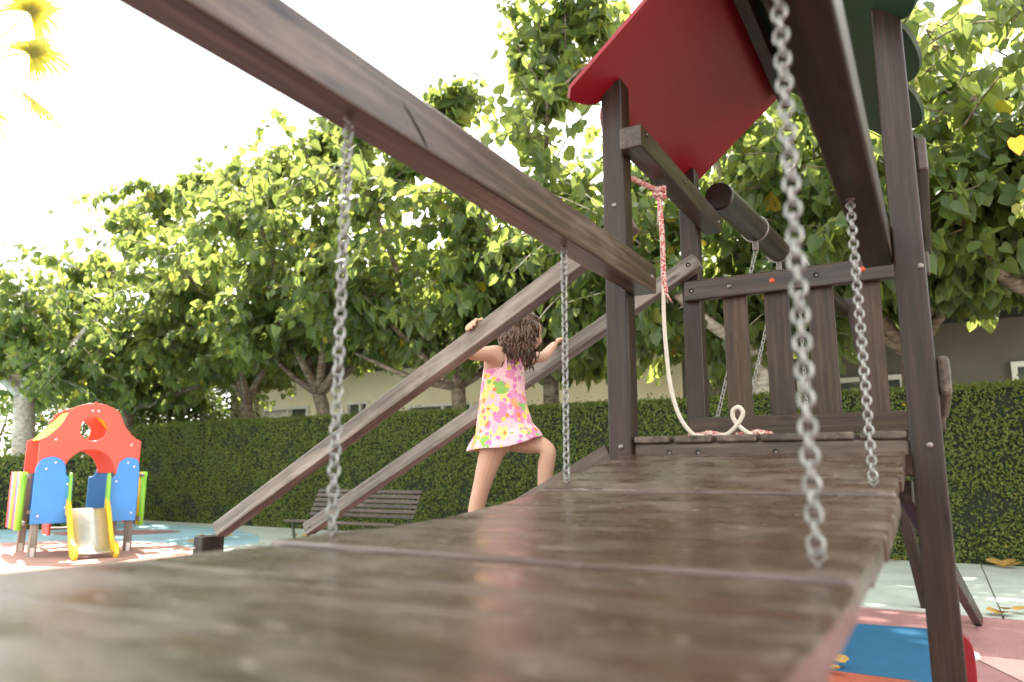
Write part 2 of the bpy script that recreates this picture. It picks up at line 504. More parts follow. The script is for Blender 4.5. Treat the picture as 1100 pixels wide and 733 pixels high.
def dome_bm(bm, c, nrm, r, h, n=12):
    nrm = Vector(nrm).normalized(); u = nrm.orthogonal().normalized(); w = nrm.cross(u); c = Vector(c)
    prev = None
    for i in range(4):
        a = i / 4 * math.pi / 2
        rr = r * math.cos(a); hh = h * math.sin(a)
        ring = [bm.verts.new(c + nrm * hh + (u * math.cos(2 * math.pi * j / n) + w * math.sin(2 * math.pi * j / n)) * rr) for j in range(n)]
        if prev:
            for j in range(n):
                bm.faces.new((prev[j], prev[(j + 1) % n], ring[(j + 1) % n], ring[j]))
        prev = ring
    bm.faces.new(prev)

def bolt(c, nrm, parent, mat=None, r=0.010, h=0.006, name='bolt'):
    bm = bmesh.new(); dome_bm(bm, c, nrm, r, h)
    return put(name, bm_mesh(bm, name), mat or M['bolt'], parent, smooth=True)

def hole(c, nrm, parent, r=0.011):
    """counterbored bolt: a dark recess with the bolt head at its bottom"""
    nrm = Vector(nrm).normalized(); u = nrm.orthogonal().normalized(); w = nrm.cross(u); c = Vector(c)
    bm = bmesh.new()
    n = 14
    rin = [bm.verts.new(c + nrm * 0.0015 + (u * math.cos(2 * math.pi * j / n) + w * math.sin(2 * math.pi * j / n)) * r) for j in range(n)]
    bm.faces.new(rin)
    o = put('bolt_hole', bm_mesh(bm, 'bolt_hole'), M['hole'], parent)
    bm = bmesh.new(); dome_bm(bm, c + nrm * 0.0018 + w * 0.003, nrm, r * 0.55, 0.003)
    put('bolt', bm_mesh(bm, 'bolt'), M['bolt'], o, smooth=True)

def sheet(name, pts, z, mat, kind='structure'):
    bm = bmesh.new()
    vs_ = [bm.verts.new((p[0], p[1], z)) for p in pts]
    f = bm.faces.new(vs_)
    if f.normal.z < 0: f.normal_flip()
    me = bpy.data.meshes.new(name); bm.normal_update()
    for f in bm.faces:
        if f.normal.z < 0: f.normal_flip()
    bm.to_mesh(me); bm.free()
    o = put(name, me, mat); o['kind'] = kind
    return o

def blob(cx, cy, rx, ry, n=40, wob=0.08, ph=0.0, rot=0.0):
    out = []
    for i in range(n):
        a = 2 * math.pi * i / n
        k = 1 + wob * math.sin(2 * a + ph) + wob * 0.6 * math.sin(3 * a + 2 * ph)
        x, y = rx * k * math.cos(a), ry * k * math.sin(a)
        out.append((cx + x * math.cos(rot) - y * math.sin(rot), cy + x * math.sin(rot) + y * math.cos(rot)))
    return out

# ------------------------------------------------------------------ ground, path, rubber surface
sheet('ground', [(-150, -60), (150, -60), (150, 200), (-150, 200)], 0.0, M['ground'])
sheet('rubber_surface', [(-6.0, -12), (12, -12), (12, 6.52), (-6.0, 6.52)], 0.004, M['rub_pink'])
left = [(-30, -12), (-6.005, -12), (-6.005, 6.5)]
left += [tuple(p)[:2] for p in smooth_path([(-7.2, 6.9, 0), (-8.6, 7.7, 0), (-9.7, 8.6, 0), (-11.2, 9.2, 0), (-14, 9.5, 0), (-17, 9.6, 0), (-30, 9.6, 0)], 6)]
sheet('rubber_surface', left, 0.005, M['rub_sky'])
for nm, pts, z, mt in (
    ('rubber_surface', blob(-9.9, 4.9, 2.3, 2.2, ph=0.8), 0.009, 'rub_salmon'),
    ('rubber_surface', blob(-12.2, 7.75, 1.0, 0.55, ph=0.3, rot=0.5), 0.009, 'rub_pink'),
    ('rubber_surface', [(-2.2, 6.02), (-0.73, 5.78), (-0.13, 5.86), (0.0, 4.4), (-0.62, 4.42), (-2.2, 4.6)], 0.008, 'rubber_blue'),
    ('rubber_surface', [(-2.4, 4.597), (-0.62, 4.417), (0.0, 4.397), (0.1, 3.2), (-2.4, 3.2)], 0.008, 'rub_orange'),
    ('rubber_surface', [(0.05, 5.16), (3.2, 5.3), (3.2, 3.9), (0.27, 4.66)], 0.008, 'rub_palepink')):
    sheet(nm, pts, z, M[mt])
# mint concrete path: slabs a finger apart, each lying 12 mm above the ground
bm = bmesh.new()
xs = [-30, -26, -22, -18, -14.6, -11.6, -8.6, -5.6, -2.6, 0.30, 3.3, 6.3, 12]
for a, b_ in zip(xs[:-1], xs[1:]):
    y0 = 6.525
    x0, x1 = a + 0.006, b_ - 0.006
    if x1 < -6: continue
    box_bm(bm, (x0 + x1) / 2, (y0 + 9.95) / 2, 0.004, x1 - x0, 9.95 - y0, 0.024)
o = put('path', bm_mesh(bm, 'path'), M['path']); o['kind'] = 'structure'
lp = [(-5.612, 6.51), (-5.612, 9.95), (-30, 9.95), (-30, 9.61)] + left[:2:-1]
sheet('path', lp[:4] + [p for p in left[:2:-1]], 0.0065, M['path'])

# ------------------------------------------------------------------ house behind the hedge
HL = Vector((-19.61, 15.13, 0)); HR = Vector((8.0, 13.03, 0))
hu = (HR - HL).normalized(); hn = Vector((hu.y, -hu.x, 0))       # hn faces the playground
hlen = (HR - HL).length
house = thing('bungalow', 'low cream rendered bungalow with dark green eaves behind the clipped hedge', 'house', (-8, 17, 0))
hm = Matrix(((hu.x, -hn.x, 0, HL.x), (hu.y, -hn.y, 0, HL.y), (0, 0, 1, 0), (0, 0, 0, 1)))
def on_wall(s, z, out=0.0): return HL + hu * s + hn * out + Vector((0, 0, z))
hlen = 15.46
wins = [(2.85, 4.75, 1.6, 2.78), (6.25, 7.05, 1.3, 2.80), (8.4, 10.4, 1.5, 2.62)]
wall_out = [(1.15, 0), (hlen, 0), (hlen, 3.55), (1.15, 3.55)]
holes = [[(a, c), (b, c), (b, d), (a, d)] for a, b, c, d in wins]
mt = hm.copy(); mt.translation = HL - hn * 0.12
plate('wall', wall_out, 0.24, M['cream'], house, mt, holes)
bm = bmesh.new(); box_bm(bm, 0, 0, 0, 0.24, 8, 3.5)
put('wall', bm_mesh(bm, 'wall'), M['cream'], house, Matrix.Translation(on_wall(1.28, 1.75, -4.25)) @ hm.to_3x3().to_4x4())
for a, b, c, d in wins:
    fb = bmesh.new()
    t = 0.07
    for (x, z, sx, sz) in ((a + t / 2, (c + d) / 2, t, d - c), (b - t / 2, (c + d) / 2, t, d - c), ((a + b) / 2, c + t / 2, b - a - 2 * t, t), ((a + b) / 2, d - t / 2, b - a - 2 * t, t), ((a + b) / 2 + 0.1, (c + d) / 2, 0.06, d - c - 2 * t)):
        box_bm(fb, x, -0.03, z, sx, 0.1, sz, 0.004)
    fr = put('window', bm_mesh(fb, 'window'), M['white_frame'], house, hm)
    gb = bmesh.new(); box_bm(gb, (a + b) / 2, 0.03, (c + d) / 2, b - a - 0.02, 0.012, d - c - 0.02)
    put('pane', bm_mesh(gb, 'pane'), M['glass'], fr, hm)
    # half closed white shutter in the first windows
    if a < 5:
        gb = bmesh.new(); box_bm(gb, a + (b - a) * 0.33, 0.006, (c + d) / 2, (b - a) * 0.56, 0.02, d - c - 0.16, 0.004)
        put('shutter', bm_mesh(gb, 'shutter'), M['white_frame'], fr, hm)
def block_on_wall(name, s0, s1, d0, d1, z0, z1, mat, parent, bev=0.01):
    b2 = bmesh.new(); box_bm(b2, (s0 + s1) / 2, (d0 + d1) / 2, (z0 + z1) / 2, s1 - s0, d1 - d0, z1 - z0, bev)
    return put(name, bm_mesh(b2, name), mat, parent, hm)
eb = bmesh.new(); box_bm(eb, hlen / 2, 0.10, 3.70, hlen + 0.3, 0.7, 0.22, 0.02)
put('eave', bm_mesh(eb, 'eave'), M['eave'], house, hm)
rb = bmesh.new()
v = [rb.verts.new(p) for p in ((-0.3, -0.65, 3.82), (hlen, -0.65, 3.82), (hlen, 4, 5.2), (3.5, 4, 5.2), (-0.3, 8.5, 3.82), (hlen, 8.5, 3.82))]
rb.faces.new((v[0], v[1], v[2], v[3])); rb.faces.new((v[4], v[0], v[3])); rb.faces.new((v[5], v[4], v[3], v[2])); rb.faces.new((v[1], v[5], v[2]))
rb.faces.new((v[0], v[4], v[5], v[1]))
put('roof', bm_mesh(rb, 'roof'), M['roof'], house, hm)
# right part of the house, tree shade painted in as grey walls
grey = thing('shade_grey_wing', 'right part of the bungalow behind the hedge, tree shade painted in as grey, dark roof edge', 'house', on_wall(21, 0, -3)[:])
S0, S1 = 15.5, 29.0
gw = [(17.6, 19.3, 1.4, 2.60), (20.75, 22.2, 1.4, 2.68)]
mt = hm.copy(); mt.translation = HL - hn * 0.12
plate('wall', [(S0, 0), (S1, 0), (S1, 3.4), (S0, 3.4)], 0.24, M['shade_grey_render'], grey, mt, [[(a, c), (b, c), (b, d), (a, d)] for a, b, c, d in gw])
block_on_wall('wall', S0, S0 + .24, .25, 8, 0, 3.4, M['shade_grey_render'], grey)
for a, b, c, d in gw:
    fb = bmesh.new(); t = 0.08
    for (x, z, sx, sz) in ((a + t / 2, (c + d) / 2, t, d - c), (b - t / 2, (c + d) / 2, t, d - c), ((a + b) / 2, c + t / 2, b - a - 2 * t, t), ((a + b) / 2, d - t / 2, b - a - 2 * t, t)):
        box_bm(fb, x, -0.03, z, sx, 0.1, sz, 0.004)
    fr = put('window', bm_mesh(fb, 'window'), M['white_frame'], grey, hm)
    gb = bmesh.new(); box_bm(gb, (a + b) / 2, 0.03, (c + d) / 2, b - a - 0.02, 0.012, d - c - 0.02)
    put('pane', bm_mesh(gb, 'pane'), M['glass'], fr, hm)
block_on_wall('eave', S0 - .2, S1, -0.75, .3, 3.38, 3.62, M['eave'], grey, 0.02)
rb = bmesh.new()
v = [rb.verts.new(p) for p in ((S0 - .2, -0.75, 3.63), (S1, -0.75, 3.63), (S1, 4, 4.9), (S0 + 3.5, 4, 4.9), (S0 - .2, 8.5, 3.63), (S1, 8.5, 3.63))]
rb.faces.new((v[0], v[1], v[2], v[3])); rb.faces.new((v[4], v[0], v[3])); rb.faces.new((v[5], v[4], v[3], v[2])); rb.faces.new((v[1], v[5], v[2]))
rb.faces.new((v[0], v[4], v[5], v[1]))
put('roof', bm_mesh(rb, 'roof'), M['roof'], grey, hm)

# ------------------------------------------------------------------ leaves
HEART = np.array([(0, 0.05), (0.24, -0.06), (0.44, 0.14), (0.40, 0.48), (0.17, 0.80), (0.0, 1.0), (-0.17, 0.80), (-0.40, 0.48), (-0.44, 0.14), (-0.24, -0.06)])
OVAL = np.array([(0, 0.0), (0.2, 0.2), (0.24, 0.5), (0.0, 1.0), (-0.24, 0.5), (-0.2, 0.2)])
class Leaves:
    def __init__(self, shape=HEART):
        self.s = shape; self.v = []; self.f = []; self.n = 0
    def add(self, base, axis, nrm, size, fold=0.22, curl=0.15):
        a = np.asarray(axis, float); a /= np.linalg.norm(a)
        nn = np.asarray(nrm, float); nn = nn - a * nn.dot(a)
        l = np.linalg.norm(nn)
        if l < 1e-4: nn = np.array([a[1], -a[0], 0.01]); l = np.linalg.norm(nn)
        nn /= l; w = np.cross(a, nn)
        s = self.s
        z = fold * np.abs(s[:, 0]) - curl * s[:, 1] ** 2
        p = np.asarray(base) + size * (np.outer(s[:, 1], a) + np.outer(s[:, 0], w) + np.outer(z, nn))
        self.v.append(p)
        k = len(s); h = k // 2; o = self.n
        self.f.append(tuple(o + i for i in range(0, h + 1)))
        self.f.append((o + 0,) + tuple(o + i for i in range(h, k)))
        self.n += k
    def mesh(self, name):
        me = bpy.data.meshes.new(name)
        me.from_pydata(np.concatenate(self.v).tolist(), [], self.f)
        return me

def rnd_unit(rng):
    v = rng.normal(size=3); return v / np.linalg.norm(v)

# ------------------------------------------------------------------ mulberry trees
def mulberry(label, x, y, spec, seed, bark='bark', head=2.55, rad=0.14, lean=(0, 0), leafsize=0.2, group='mulberry trees along the hedge'):
    """spec: dict with centre offset (cx, cy), spread, top, bottom, shoots"""
    rng = np.random.default_rng(seed)
    t = thing('mulberry_tree', label, 'tree', (x, y, 0), 0, group)
    base = np.array([x, y, 0.0]); hd = np.array([x + lean[0], y + lean[1], head])
    bm = bmesh.new()
    mid = base * 0.5 + hd * 0.5 + np.array([rng.uniform(-.1, .1), rng.uniform(-.1, .1), 0])
    tube_bm(bm, smooth_path([base, base * 0.8 + mid * 0.2, mid, hd], 5), [rad * 1.25] + [rad * (1.1 - 0.012 * i) for i in range(15)], 10)
    cx, cy = spec['c']
    lv = Leaves()
    tips = []
    nl = spec.get('limbs', 8)
    S = spec['spread']; top = spec['top']
    for i in range(nl):
        a = 2 * math.pi * (i + rng.uniform(-.3, .3)) / nl
        e = np.array([cx + math.cos(a) * S * rng.uniform(.35, .75), cy + math.sin(a) * S * rng.uniform(.35, .7), head + (top - head) * rng.uniform(0.12, 0.72)])
        m1 = hd * 0.6 + e * 0.4 + np.array([rng.uniform(-.2, .2), rng.uniform(-.2, .2), -0.12])
        pts = smooth_path([hd, m1, e], 6)
        tube_bm(bm, pts, [rad * (0.72 - 0.045 * k) for k in range(len(pts))], 7)
        tips += [np.array(p) for p in pts[4:]]
    shoots = []
    for i in range(spec['shoots']):
        p = tips[rng.integers(len(tips))] + rng.normal(size=3) * 0.12
        out = np.array([p[0] - cx, p[1] - cy, 0.0]); r_ = np.linalg.norm(out) + 1e-3; out /= r_
        d = out * rng.uniform(0.2, 1.0) + rng.normal(size=3) * 0.35
        d[2] = rng.uniform(-0.35, 1.1)
        d /= np.linalg.norm(d)
        # how far may it grow?
        L = rng.uniform(0.8, 1.9) * spec.get('len', 1.0)
        shoots.append((p, d, L, rng.uniform(0.25, 0.75)))
    for (px, py, pz, dx, dy, dz, L) in spec.get('spikes', ()):
        e = np.array([px, py, pz]); near = min(tips, key=lambda q: np.linalg.norm(q - e))
        tube_bm(bm, smooth_path([near, near * .5 + e * .5 + rng.normal(size=3) * .08, e], 4), [.03 - .002 * k for k in range(9)], 5)
        for q in range(3):
            shoots.append((near.copy(), (e - near) + rng.normal(size=3) * .2, float(np.linalg.norm(e - near)), 0.05))
        for q in range(7):
            shoots.append((np.array([px, py, pz]) + rng.normal(size=3) * 0.16, np.array([dx, dy, dz]) + rng.normal(size=3) * 0.1, L * rng.uniform(.6, 1), 0.05))
    for (p, d, L, droop) in shoots:
        d = d / np.linalg.norm(d)
        n = max(4, int(L / 0.085))
        q = p.copy(); dd = d.copy(); pts = [q.copy()]
        st = L / n
        for k in range(n):
            dd = dd + np.array([0, 0, -droop * st * 0.9]); dd /= np.linalg.norm(dd)
            q = q + dd * st
            if q[2] > top: dd[2] = min(dd[2], -0.1)
            if q[2] < spec['bottom']: break
            pts.append(q.copy())
            hi = max(0.0, min(1.0, (q[2] - 3.9) / 2.6)) if droop > .06 else -1.0
            for rep in range(2 if rng.random() < 0.75 - 0.75 * hi else 1):
                if rng.random() < 0.38 * hi: continue
                side = rnd_unit(rng); side -= dd * side.dot(dd)
                stem = q + side * rng.uniform(0.04, 0.14)
                ax = side * 0.5 + dd * 0.3 + rng.normal(size=3) * 0.22 + np.array([0, 0, -rng.uniform(0.15, 1.2)])
                nr = np.array([0, 0, 1.0]) * 0.55 + side * 0.5 + np.array([q[0] - cx, q[1] - cy, 0.0]) * 0.22 + rng.normal(size=3) * 0.6
                f = 1.0 - 0.45 * (k / n) ** 2
                lv.add(stem, ax, nr, leafsize * f * (0.45 + 0.75 * rng.random() ** 0.7), rng.uniform(.05, .5), rng.uniform(-0.1, .45))
        if len(pts) > 2:
            sub = pts[::3] if len(pts) > 6 else pts
            tube_bm(bm, sub, [0.014 * (1 - 0.75 * k / len(sub)) for k in range(len(sub))], 4, caps=False)
    put('trunk', bm_mesh(bm, 'trunk'), M[bark], t, smooth=True)
    put('crown', lv.mesh('crown'), M['leaf'], t)
    return t

HB = 2.25
mulberry('pale trunked mulberry tree behind the toddler playhouse, farthest left of the row', -15.6, 7.8,
         dict(c=(-15.4, 7.8), spread=3.0, top=5.6, bottom=2.3, shoots=230), 1, 'palebark', 2.5, 0.2, leafsize=0.19)
mulberry('mulberry tree with two leaning trunks just right of the playhouse roof', -16.4, 11.0,
         dict(c=(-15.0, 10.4), spread=3.3, top=7.6, bottom=2.6, shoots=330, spikes=[(-15.2, 10.2, 6.4, -0.25, 0, 1, 3.3), (-16.2, 10.2, 6.2, -0.5, 0, 0.65, 2.2), (-14.2, 10, 6.8, .1, 0, 1, 1.6), (-16.8, 10.2, 5.6, -.6, 0, .4, 1.6)]), 2, lean=(-.8, 0), leafsize=0.24)
mulberry('mulberry tree at the left end of the cream bungalow', -12.9, 11.2,
         dict(c=(-12.4, 10.4), spread=2.9, top=7.6, bottom=3.05, shoots=330, spikes=[(-12.2, 10.2, 6.6, -0.1, 0, 1, 3.2), (-11.4, 10.2, 6.6, 0.0, 0, 1, 2.3), (-13.2, 10.2, 6.4, -.25, 0, 1, 1.8)]), 3, lean=(-.3, 0), leafsize=0.24)
mulberry('mulberry tree with forked leaning trunk in front of the bungalow windows', -9.9, 11.0,
         dict(c=(-9.9, 10.1), spread=2.9, top=7.6, bottom=3.2, shoots=380, spikes=[(-10.3, 9.9, 6.6, 0.0, 0, 1, 2.1), (-9.5, 9.9, 6.6, 0.1, 0, 1, 1.6), (-8.8, 9.8, 6.6, 0.1, 0, 1, 2.0)]), 4, lean=(-.75, -.2), leafsize=0.24)
mulberry('mulberry tree behind the girl on the ramp', -7.5, 11.1,
         dict(c=(-7.4, 10.0), spread=2.6, top=7.4, bottom=3.2, shoots=360, spikes=[(-7.7, 9.7, 6.5, 0.0, 0, 1, 1.9), (-7.1, 9.7, 6.5, 0.0, 0, 1, 1.6), (-6.7, 9.7, 6.5, 0.12, 0, 1, 1.9)]), 5, leafsize=0.24)
mulberry('mulberry tree with pale trunk between the two ramp handrails and the tower', -5.6, 11.1,
         dict(c=(-4.7, 9.9), spread=2.3, top=8.3, bottom=2.6, shoots=380, spikes=[(-5.1, 9.5, 7.0, 0, 0, 1, 2.0), (-4.5, 9.5, 7.2, 0, 0, 1, 2.0), (-3.9, 9.5, 7.2, 0, 0, 1, 2.0)]), 6, lean=(.1, -.2), leafsize=0.24)
mulberry('mulberry tree with stout pale trunk seen through the tower pickets', -2.12, 11.0,
         dict(c=(-2.5, 9.6), spread=2.6, top=8.6, bottom=2.5, shoots=370), 7, 'palebark', 2.7, 0.17, leafsize=0.25)
mulberry('mulberry tree straight behind the right tower post', -0.2, 11.3,
         dict(c=(-0.3, 9.5), spread=2.5, top=8.4, bottom=3.1, shoots=350), 8, lean=(0, -.3), leafsize=0.25)
last_tree = mulberry('mulberry tree with knobbly branch at the right edge of the row', 1.75, 10.8,
         dict(c=(1.6, 8.9), spread=2.7, top=8.2, bottom=3.05, shoots=390), 9, head=2.9, rad=0.17, lean=(-.5, -1.2), leafsize=0.25)

lv = Leaves(HEART)
lv.add((0.74, 6.68, 3.63), (0.12, 0.1, -1.0), (0.1, -1, 0.35), 0.15, .12, .1)
o = put('yellow_leaf', lv.mesh('yellow_leaf'), M['yellow_leaf'], last_tree)
o['label'] = 'bright yellow leaf'

# unseen tall tree, added so that its high crown shades the tower
def added_shade_tree():
    rng = np.random.default_rng(91)
    t = thing('added_shade_tree', 'unseen tall shade tree added left of the plank bridge with its crown high overhead', 'tree', (-9.6, 2.0, 0))
    bm = bmesh.new()
    hub = np.array([-9.3, 2.3, 8.6])
    tube_bm(bm, smooth_path([(-9.6, 2.0, 0), (-9.55, 2.0, 3), (-9.4, 2.2, 6.5), hub], 5), [0.3 - .008 * i for i in range(16)], 12)
    c = np.array([-8.0, 5.2, 11.7]); ra = np.array([5.4, 5.2, 1.5])
    lv = Leaves(HEART)
    for i in range(12):
        u = rnd_unit(rng); u[2] = abs(u[2]) * .4
        tube_bm(bm, smooth_path([hub, hub * .5 + (c + u * ra * .7) * .5 + np.array([0, 0, .3]), c + u * ra * .75], 5), [.12 - .009 * k for k in range(11)], 6)
    c2 = np.array([-8.6, -2.6, 11.6]); ra2 = np.array([5.4, 5.0, 1.8])  # second crown lobe, added to shade the ground behind the camera
    for i in range(13500):
        u = rnd_unit(rng) * rng.random() ** (1 / 3)
        lv.add(c + u * ra if i < 7500 else c2 + u * ra2, rng.normal(size=3) + np.array([0, 0, -.8]), np.array([0, 0, 1.0]) + rng.normal(size=3) * .5, rng.uniform(.25, .42))
    put('trunk', bm_mesh(bm, 'trunk'), M['bark'], t, smooth=True)
    put('crown', lv.mesh('crown'), M['leaf'], t)
added_shade_tree()

# sunny bushes beyond the left end of the hedge
def bush(label, x, y, rx, ry, h, seed, n, size=0.16):
    rng = np.random.default_rng(seed)
    t = thing('bush', label, 'bush', (x, y, 0), 0, 'sunlit bushes beyond the hedge')
    lv = Leaves(OVAL); bm = bmesh.new()
    for k in range(9):
        a = rng.uniform(0, 6.28); e = np.array([x + math.cos(a) * rx * .6, y + math.sin(a) * ry * .6, h * rng.uniform(.6, .9)])
        tube_bm(bm, smooth_path([(x, y, 0), (np.array([x, y, 0]) * .5 + e * .5 + rng.normal(size=3) * .1), e], 4), [0.05 - .005 * i for i in range(9)], 6)
    for i in range(n):
        u = rnd_unit(rng); r_ = rng.uniform(.55, 1) ** .6
        k = 1 + 0.25 * mnoise.noise(Vector(u * 2.2 + seed))
        p = np.array([x, y, h * .52]) + u * np.array([rx, ry, h * .5]) * r_ * k
        lv.add(p, u + rng.normal(size=3) * .6 + np.array([0, 0, -.4]), u + np.array([0, 0, 1.0]) + rng.normal(size=3) * .4, size * rng.uniform(.6, 1.3))
    put('stem', bm_mesh(bm, 'stem'), M['bark'], t, smooth=True)
    put('foliage', lv.mesh('foliage'), M['leaf_sunny'], t)
bush('sunlit yellow green bush left of the playhouse roof', -21.0, 12.2, 2.1, 1.8, 4.2, 31, 7000)
bush('sunlit bush directly above the playhouse gable', -19.6, 13.6, 1.9, 1.8, 4.2, 32, 7000)
bush('drooping green bush between playhouse and bungalow corner', -18.6, 14.8, 1.7, 1.6, 4.4, 33, 6500)
bush('low bush in the gap between hedge end and bungalow corner', -17.6, 12.6, 1.6, 1.2, 3.6, 35, 5500)
bush('tall dim bush at the far left edge behind the pale trunk', -24.5, 11.2, 2.4, 2.2, 4.6, 34, 2400)

# ------------------------------------------------------------------ hedges
def hedge(label, p0, p1, depth, h, seed, n_front, size=0.05):
    rng = np.random.default_rng(seed)
    p0 = Vector(p0); p1 = Vector(p1); L = (p1 - p0).length
    u = (p1 - p0).normalized(); nb = Vector((-u.y, u.x, 0))
    t = thing('hedge', label, 'hedge', ((p0 + p1) / 2)[:], 0)
    # core: gridded box with uneven faces
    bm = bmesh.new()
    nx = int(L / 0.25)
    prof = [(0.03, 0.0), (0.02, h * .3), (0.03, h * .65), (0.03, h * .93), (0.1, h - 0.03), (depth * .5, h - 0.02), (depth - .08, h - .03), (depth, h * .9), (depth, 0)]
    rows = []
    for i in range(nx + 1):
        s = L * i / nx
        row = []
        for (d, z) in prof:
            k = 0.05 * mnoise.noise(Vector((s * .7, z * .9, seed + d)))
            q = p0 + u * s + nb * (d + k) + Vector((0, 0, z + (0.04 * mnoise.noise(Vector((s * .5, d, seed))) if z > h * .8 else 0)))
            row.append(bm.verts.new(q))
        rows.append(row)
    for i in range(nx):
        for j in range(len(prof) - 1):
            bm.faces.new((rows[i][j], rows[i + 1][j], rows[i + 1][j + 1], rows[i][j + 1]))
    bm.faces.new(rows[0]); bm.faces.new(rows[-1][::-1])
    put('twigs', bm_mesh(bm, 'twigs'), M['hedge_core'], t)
    lv = Leaves(OVAL)
    un, nbn = np.array(u), np.array(nb)
    P0 = np.array(p0)
    S = rng.random(n_front) * L
    T = rng.random(n_front)
    for s, tt in zip(S, T):
        w = tt * (h + depth * 1.0)
        clump = mnoise.noise(Vector((s * 2.2, w * 2.2, seed * 3.1)))
        if clump < -0.25 and rng.random() < 0.55: continue
        k = 0.05 * mnoise.noise(Vector((s * .7, min(w, h) * .9, seed + 0.03)))
        if w < h:
            p = P0 + un * s + nbn * (k - 0.0 - 0.035 * clump + rng.uniform(-.03, .03)) + np.array([0, 0, w])
            nr = -nbn + rng.normal(size=3) * .45
            ax = np.array([0, 0, 1.0]) * rng.uniform(-.3, 1) + rng.normal(size=3) * .7 - nbn * .5
        else:
            d = w - h
            p = P0 + un * s + nbn * (d + k) + np.array([0, 0, h + 0.04 * mnoise.noise(Vector((s * .5, d, seed))) + rng.uniform(-.03, .03) + (rng.uniform(0, .11) if rng.random() < .06 else 0)])
            nr = np.array([0, 0, 1.0]) + rng.normal(size=3) * .5
            ax = np.array([0, 0, .9]) + rng.normal(size=3) * .8
        lv.add(p, ax, nr, size * rng.uniform(.6, 1.4))
    put('leaves', lv.mesh('leaves'), M['hedge_leaf'], t)
hedge('long tall clipped green hedge behind the bench and the play tower', (-15.4, 9.97, 0), (3.6, 9.97, 0), 0.75, 2.0, 41, 120000, 0.040)
hedge('low dark hedge left behind the toddler playhouse', (-19.5, 4.4, 0), (-13.2, 7.95, 0), 0.6, 1.24, 42, 9000, 0.075)

# ------------------------------------------------------------------ palm
PDX, PDY = 0.35, 0.2
def palm():
    rng = np.random.default_rng(5)
    t = thing('fan_palm', 'yellowish fan palm whose fronds reach in at the top left corner', 'palm tree', (-24.6 + PDX, 9.2 + PDY, 0))
    bm = bmesh.new()
    tube_bm(bm, [(a + PDX, b + PDY, c) for a, b, c in ((-24.6, 9.2, 0), (-24.5, 9.2, 5), (-24.4, 9.3, 9), (-24.3, 9.3, 12.6))], [0.4, 0.32, 0.3, 0.33], 12)
    put('trunk', bm_mesh(bm, 'trunk'), M['bark'], t, smooth=True)
    hub = np.array([-24.3 + PDX, 9.3 + PDY, 12.8])
    ends = [(-22.9, 10.0, 14.6), (-22.95, 10.15, 13.35), (-23.0, 10.35, 11.95), (-24.5, 10.9, 14.6), (-25.9, 9.4, 14.2), (-25.8, 8.2, 12.7), (-24.2, 7.6, 13.6), (-24.9, 7.9, 12.0), (-25.9, 10.2, 12.4), (-23.6, 8.2, 14.9)]
    for e in ends:
        e = np.array(e) + np.array([PDX, PDY, 0])
        bm = bmesh.new()
        mid = hub * .45 + e * .55 + np.array([0, 0, .12])
        path = smooth_path([hub, mid, e], 5)
        tube_bm(bm, path, 0.025, 5)
        d = e - hub; d /= np.linalg.norm(d)
        side = np.cross(d, [0, 0, 1.0]); side /= np.linalg.norm(side)
        upv = np.cross(side, d)
        n = 42
        for i in range(n):
            a = -2.05 + 4.1 * i / (n - 1)
            L = 1.45 * rng.uniform(.85, 1.05) * (1.05 if abs(a) < 1 else .85)
            dr = d * math.cos(a) + side * math.sin(a)
            segs = []
            for k in range(5):
                s = k / 4
                p = e + dr * L * s + np.array([0, 0, -0.55 * s * s * s * L]) + upv * 0.1 * abs(math.sin(a)) * s
                w = 0.046 * (0.5 + s * 1.2) * (1 - s) ** .6 + .004
                wd = np.cross(dr, upv)
                segs.append((bm.verts.new(p - wd * w), bm.verts.new(p + wd * w)))
            for k in range(4):
                bm.faces.new((segs[k][0], segs[k][1], segs[k + 1][1], segs[k + 1][0]))
        me = bpy.data.meshes.new('frond'); bm.to_mesh(me); bm.free()
        put('frond', me, M['palm'], t)
palm()

# ------------------------------------------------------------------ play tower
YF, YB = 2.45, 3.42            # front faces of the front and back posts
PW = 0.085
XL, XR = -1.012, -0.07         # left edges of the left and right posts
tower = thing('play_tower', 'dark stained wooden play tower with a red and green pitched roof', 'play tower', (-0.5, 2.95, 0))
def post(x, y, top):
    return board('post', (x + PW / 2, y + PW / 2, 0), (x + PW / 2, y + PW / 2, top), PW, PW, M['post'], tower, up=(0, -1, 0), bevel=0.007)
post(XL, YF, 2.52); post(XR, YF, 2.52); post(XL, YB, 2.52); post(XR, YB, 2.52)
XM = (XL + XR + PW) / 2        # centre line of the tower
# beams that carry the bridge: on the inner sides of the posts, running towards the camera
YE = 2.53
for s, xa in ((1, XL + PW + 0.001), (-1, XR - 0.001 - 0.085)):
    board('bridge_beam', (xa + 0.0425, -1.1, 1.735), (xa + 0.0425, YE, 1.735), 0.085, 0.105, M['wornbeam'] if s > 0 else M['post'], tower, bevel=0.006)
for x in (XL, XR):
    for yy in (-1.1 - PW,):
        board('post', (x + PW / 2, yy + PW / 2, 0), (x + PW / 2, yy + PW / 2, 1.95), PW, PW, M['post'], tower, up=(0, -1, 0), bevel=0.007)
# split round a knot on the side of the left beam
bm = bmesh.new()
cv = [(1.036, 1.755), (1.064, 1.737), (1.090, 1.721), (1.112, 1.704), (1.124, 1.687), (1.106, 1.701), (1.082, 1.7205), (1.054, 1.7395)]
bm.faces.new([bm.verts.new((XL + 2 * PW + 0.0026, y, z)) for y, z in cv])
put('split', bm_mesh(bm, 'split'), M['hole'], tower)
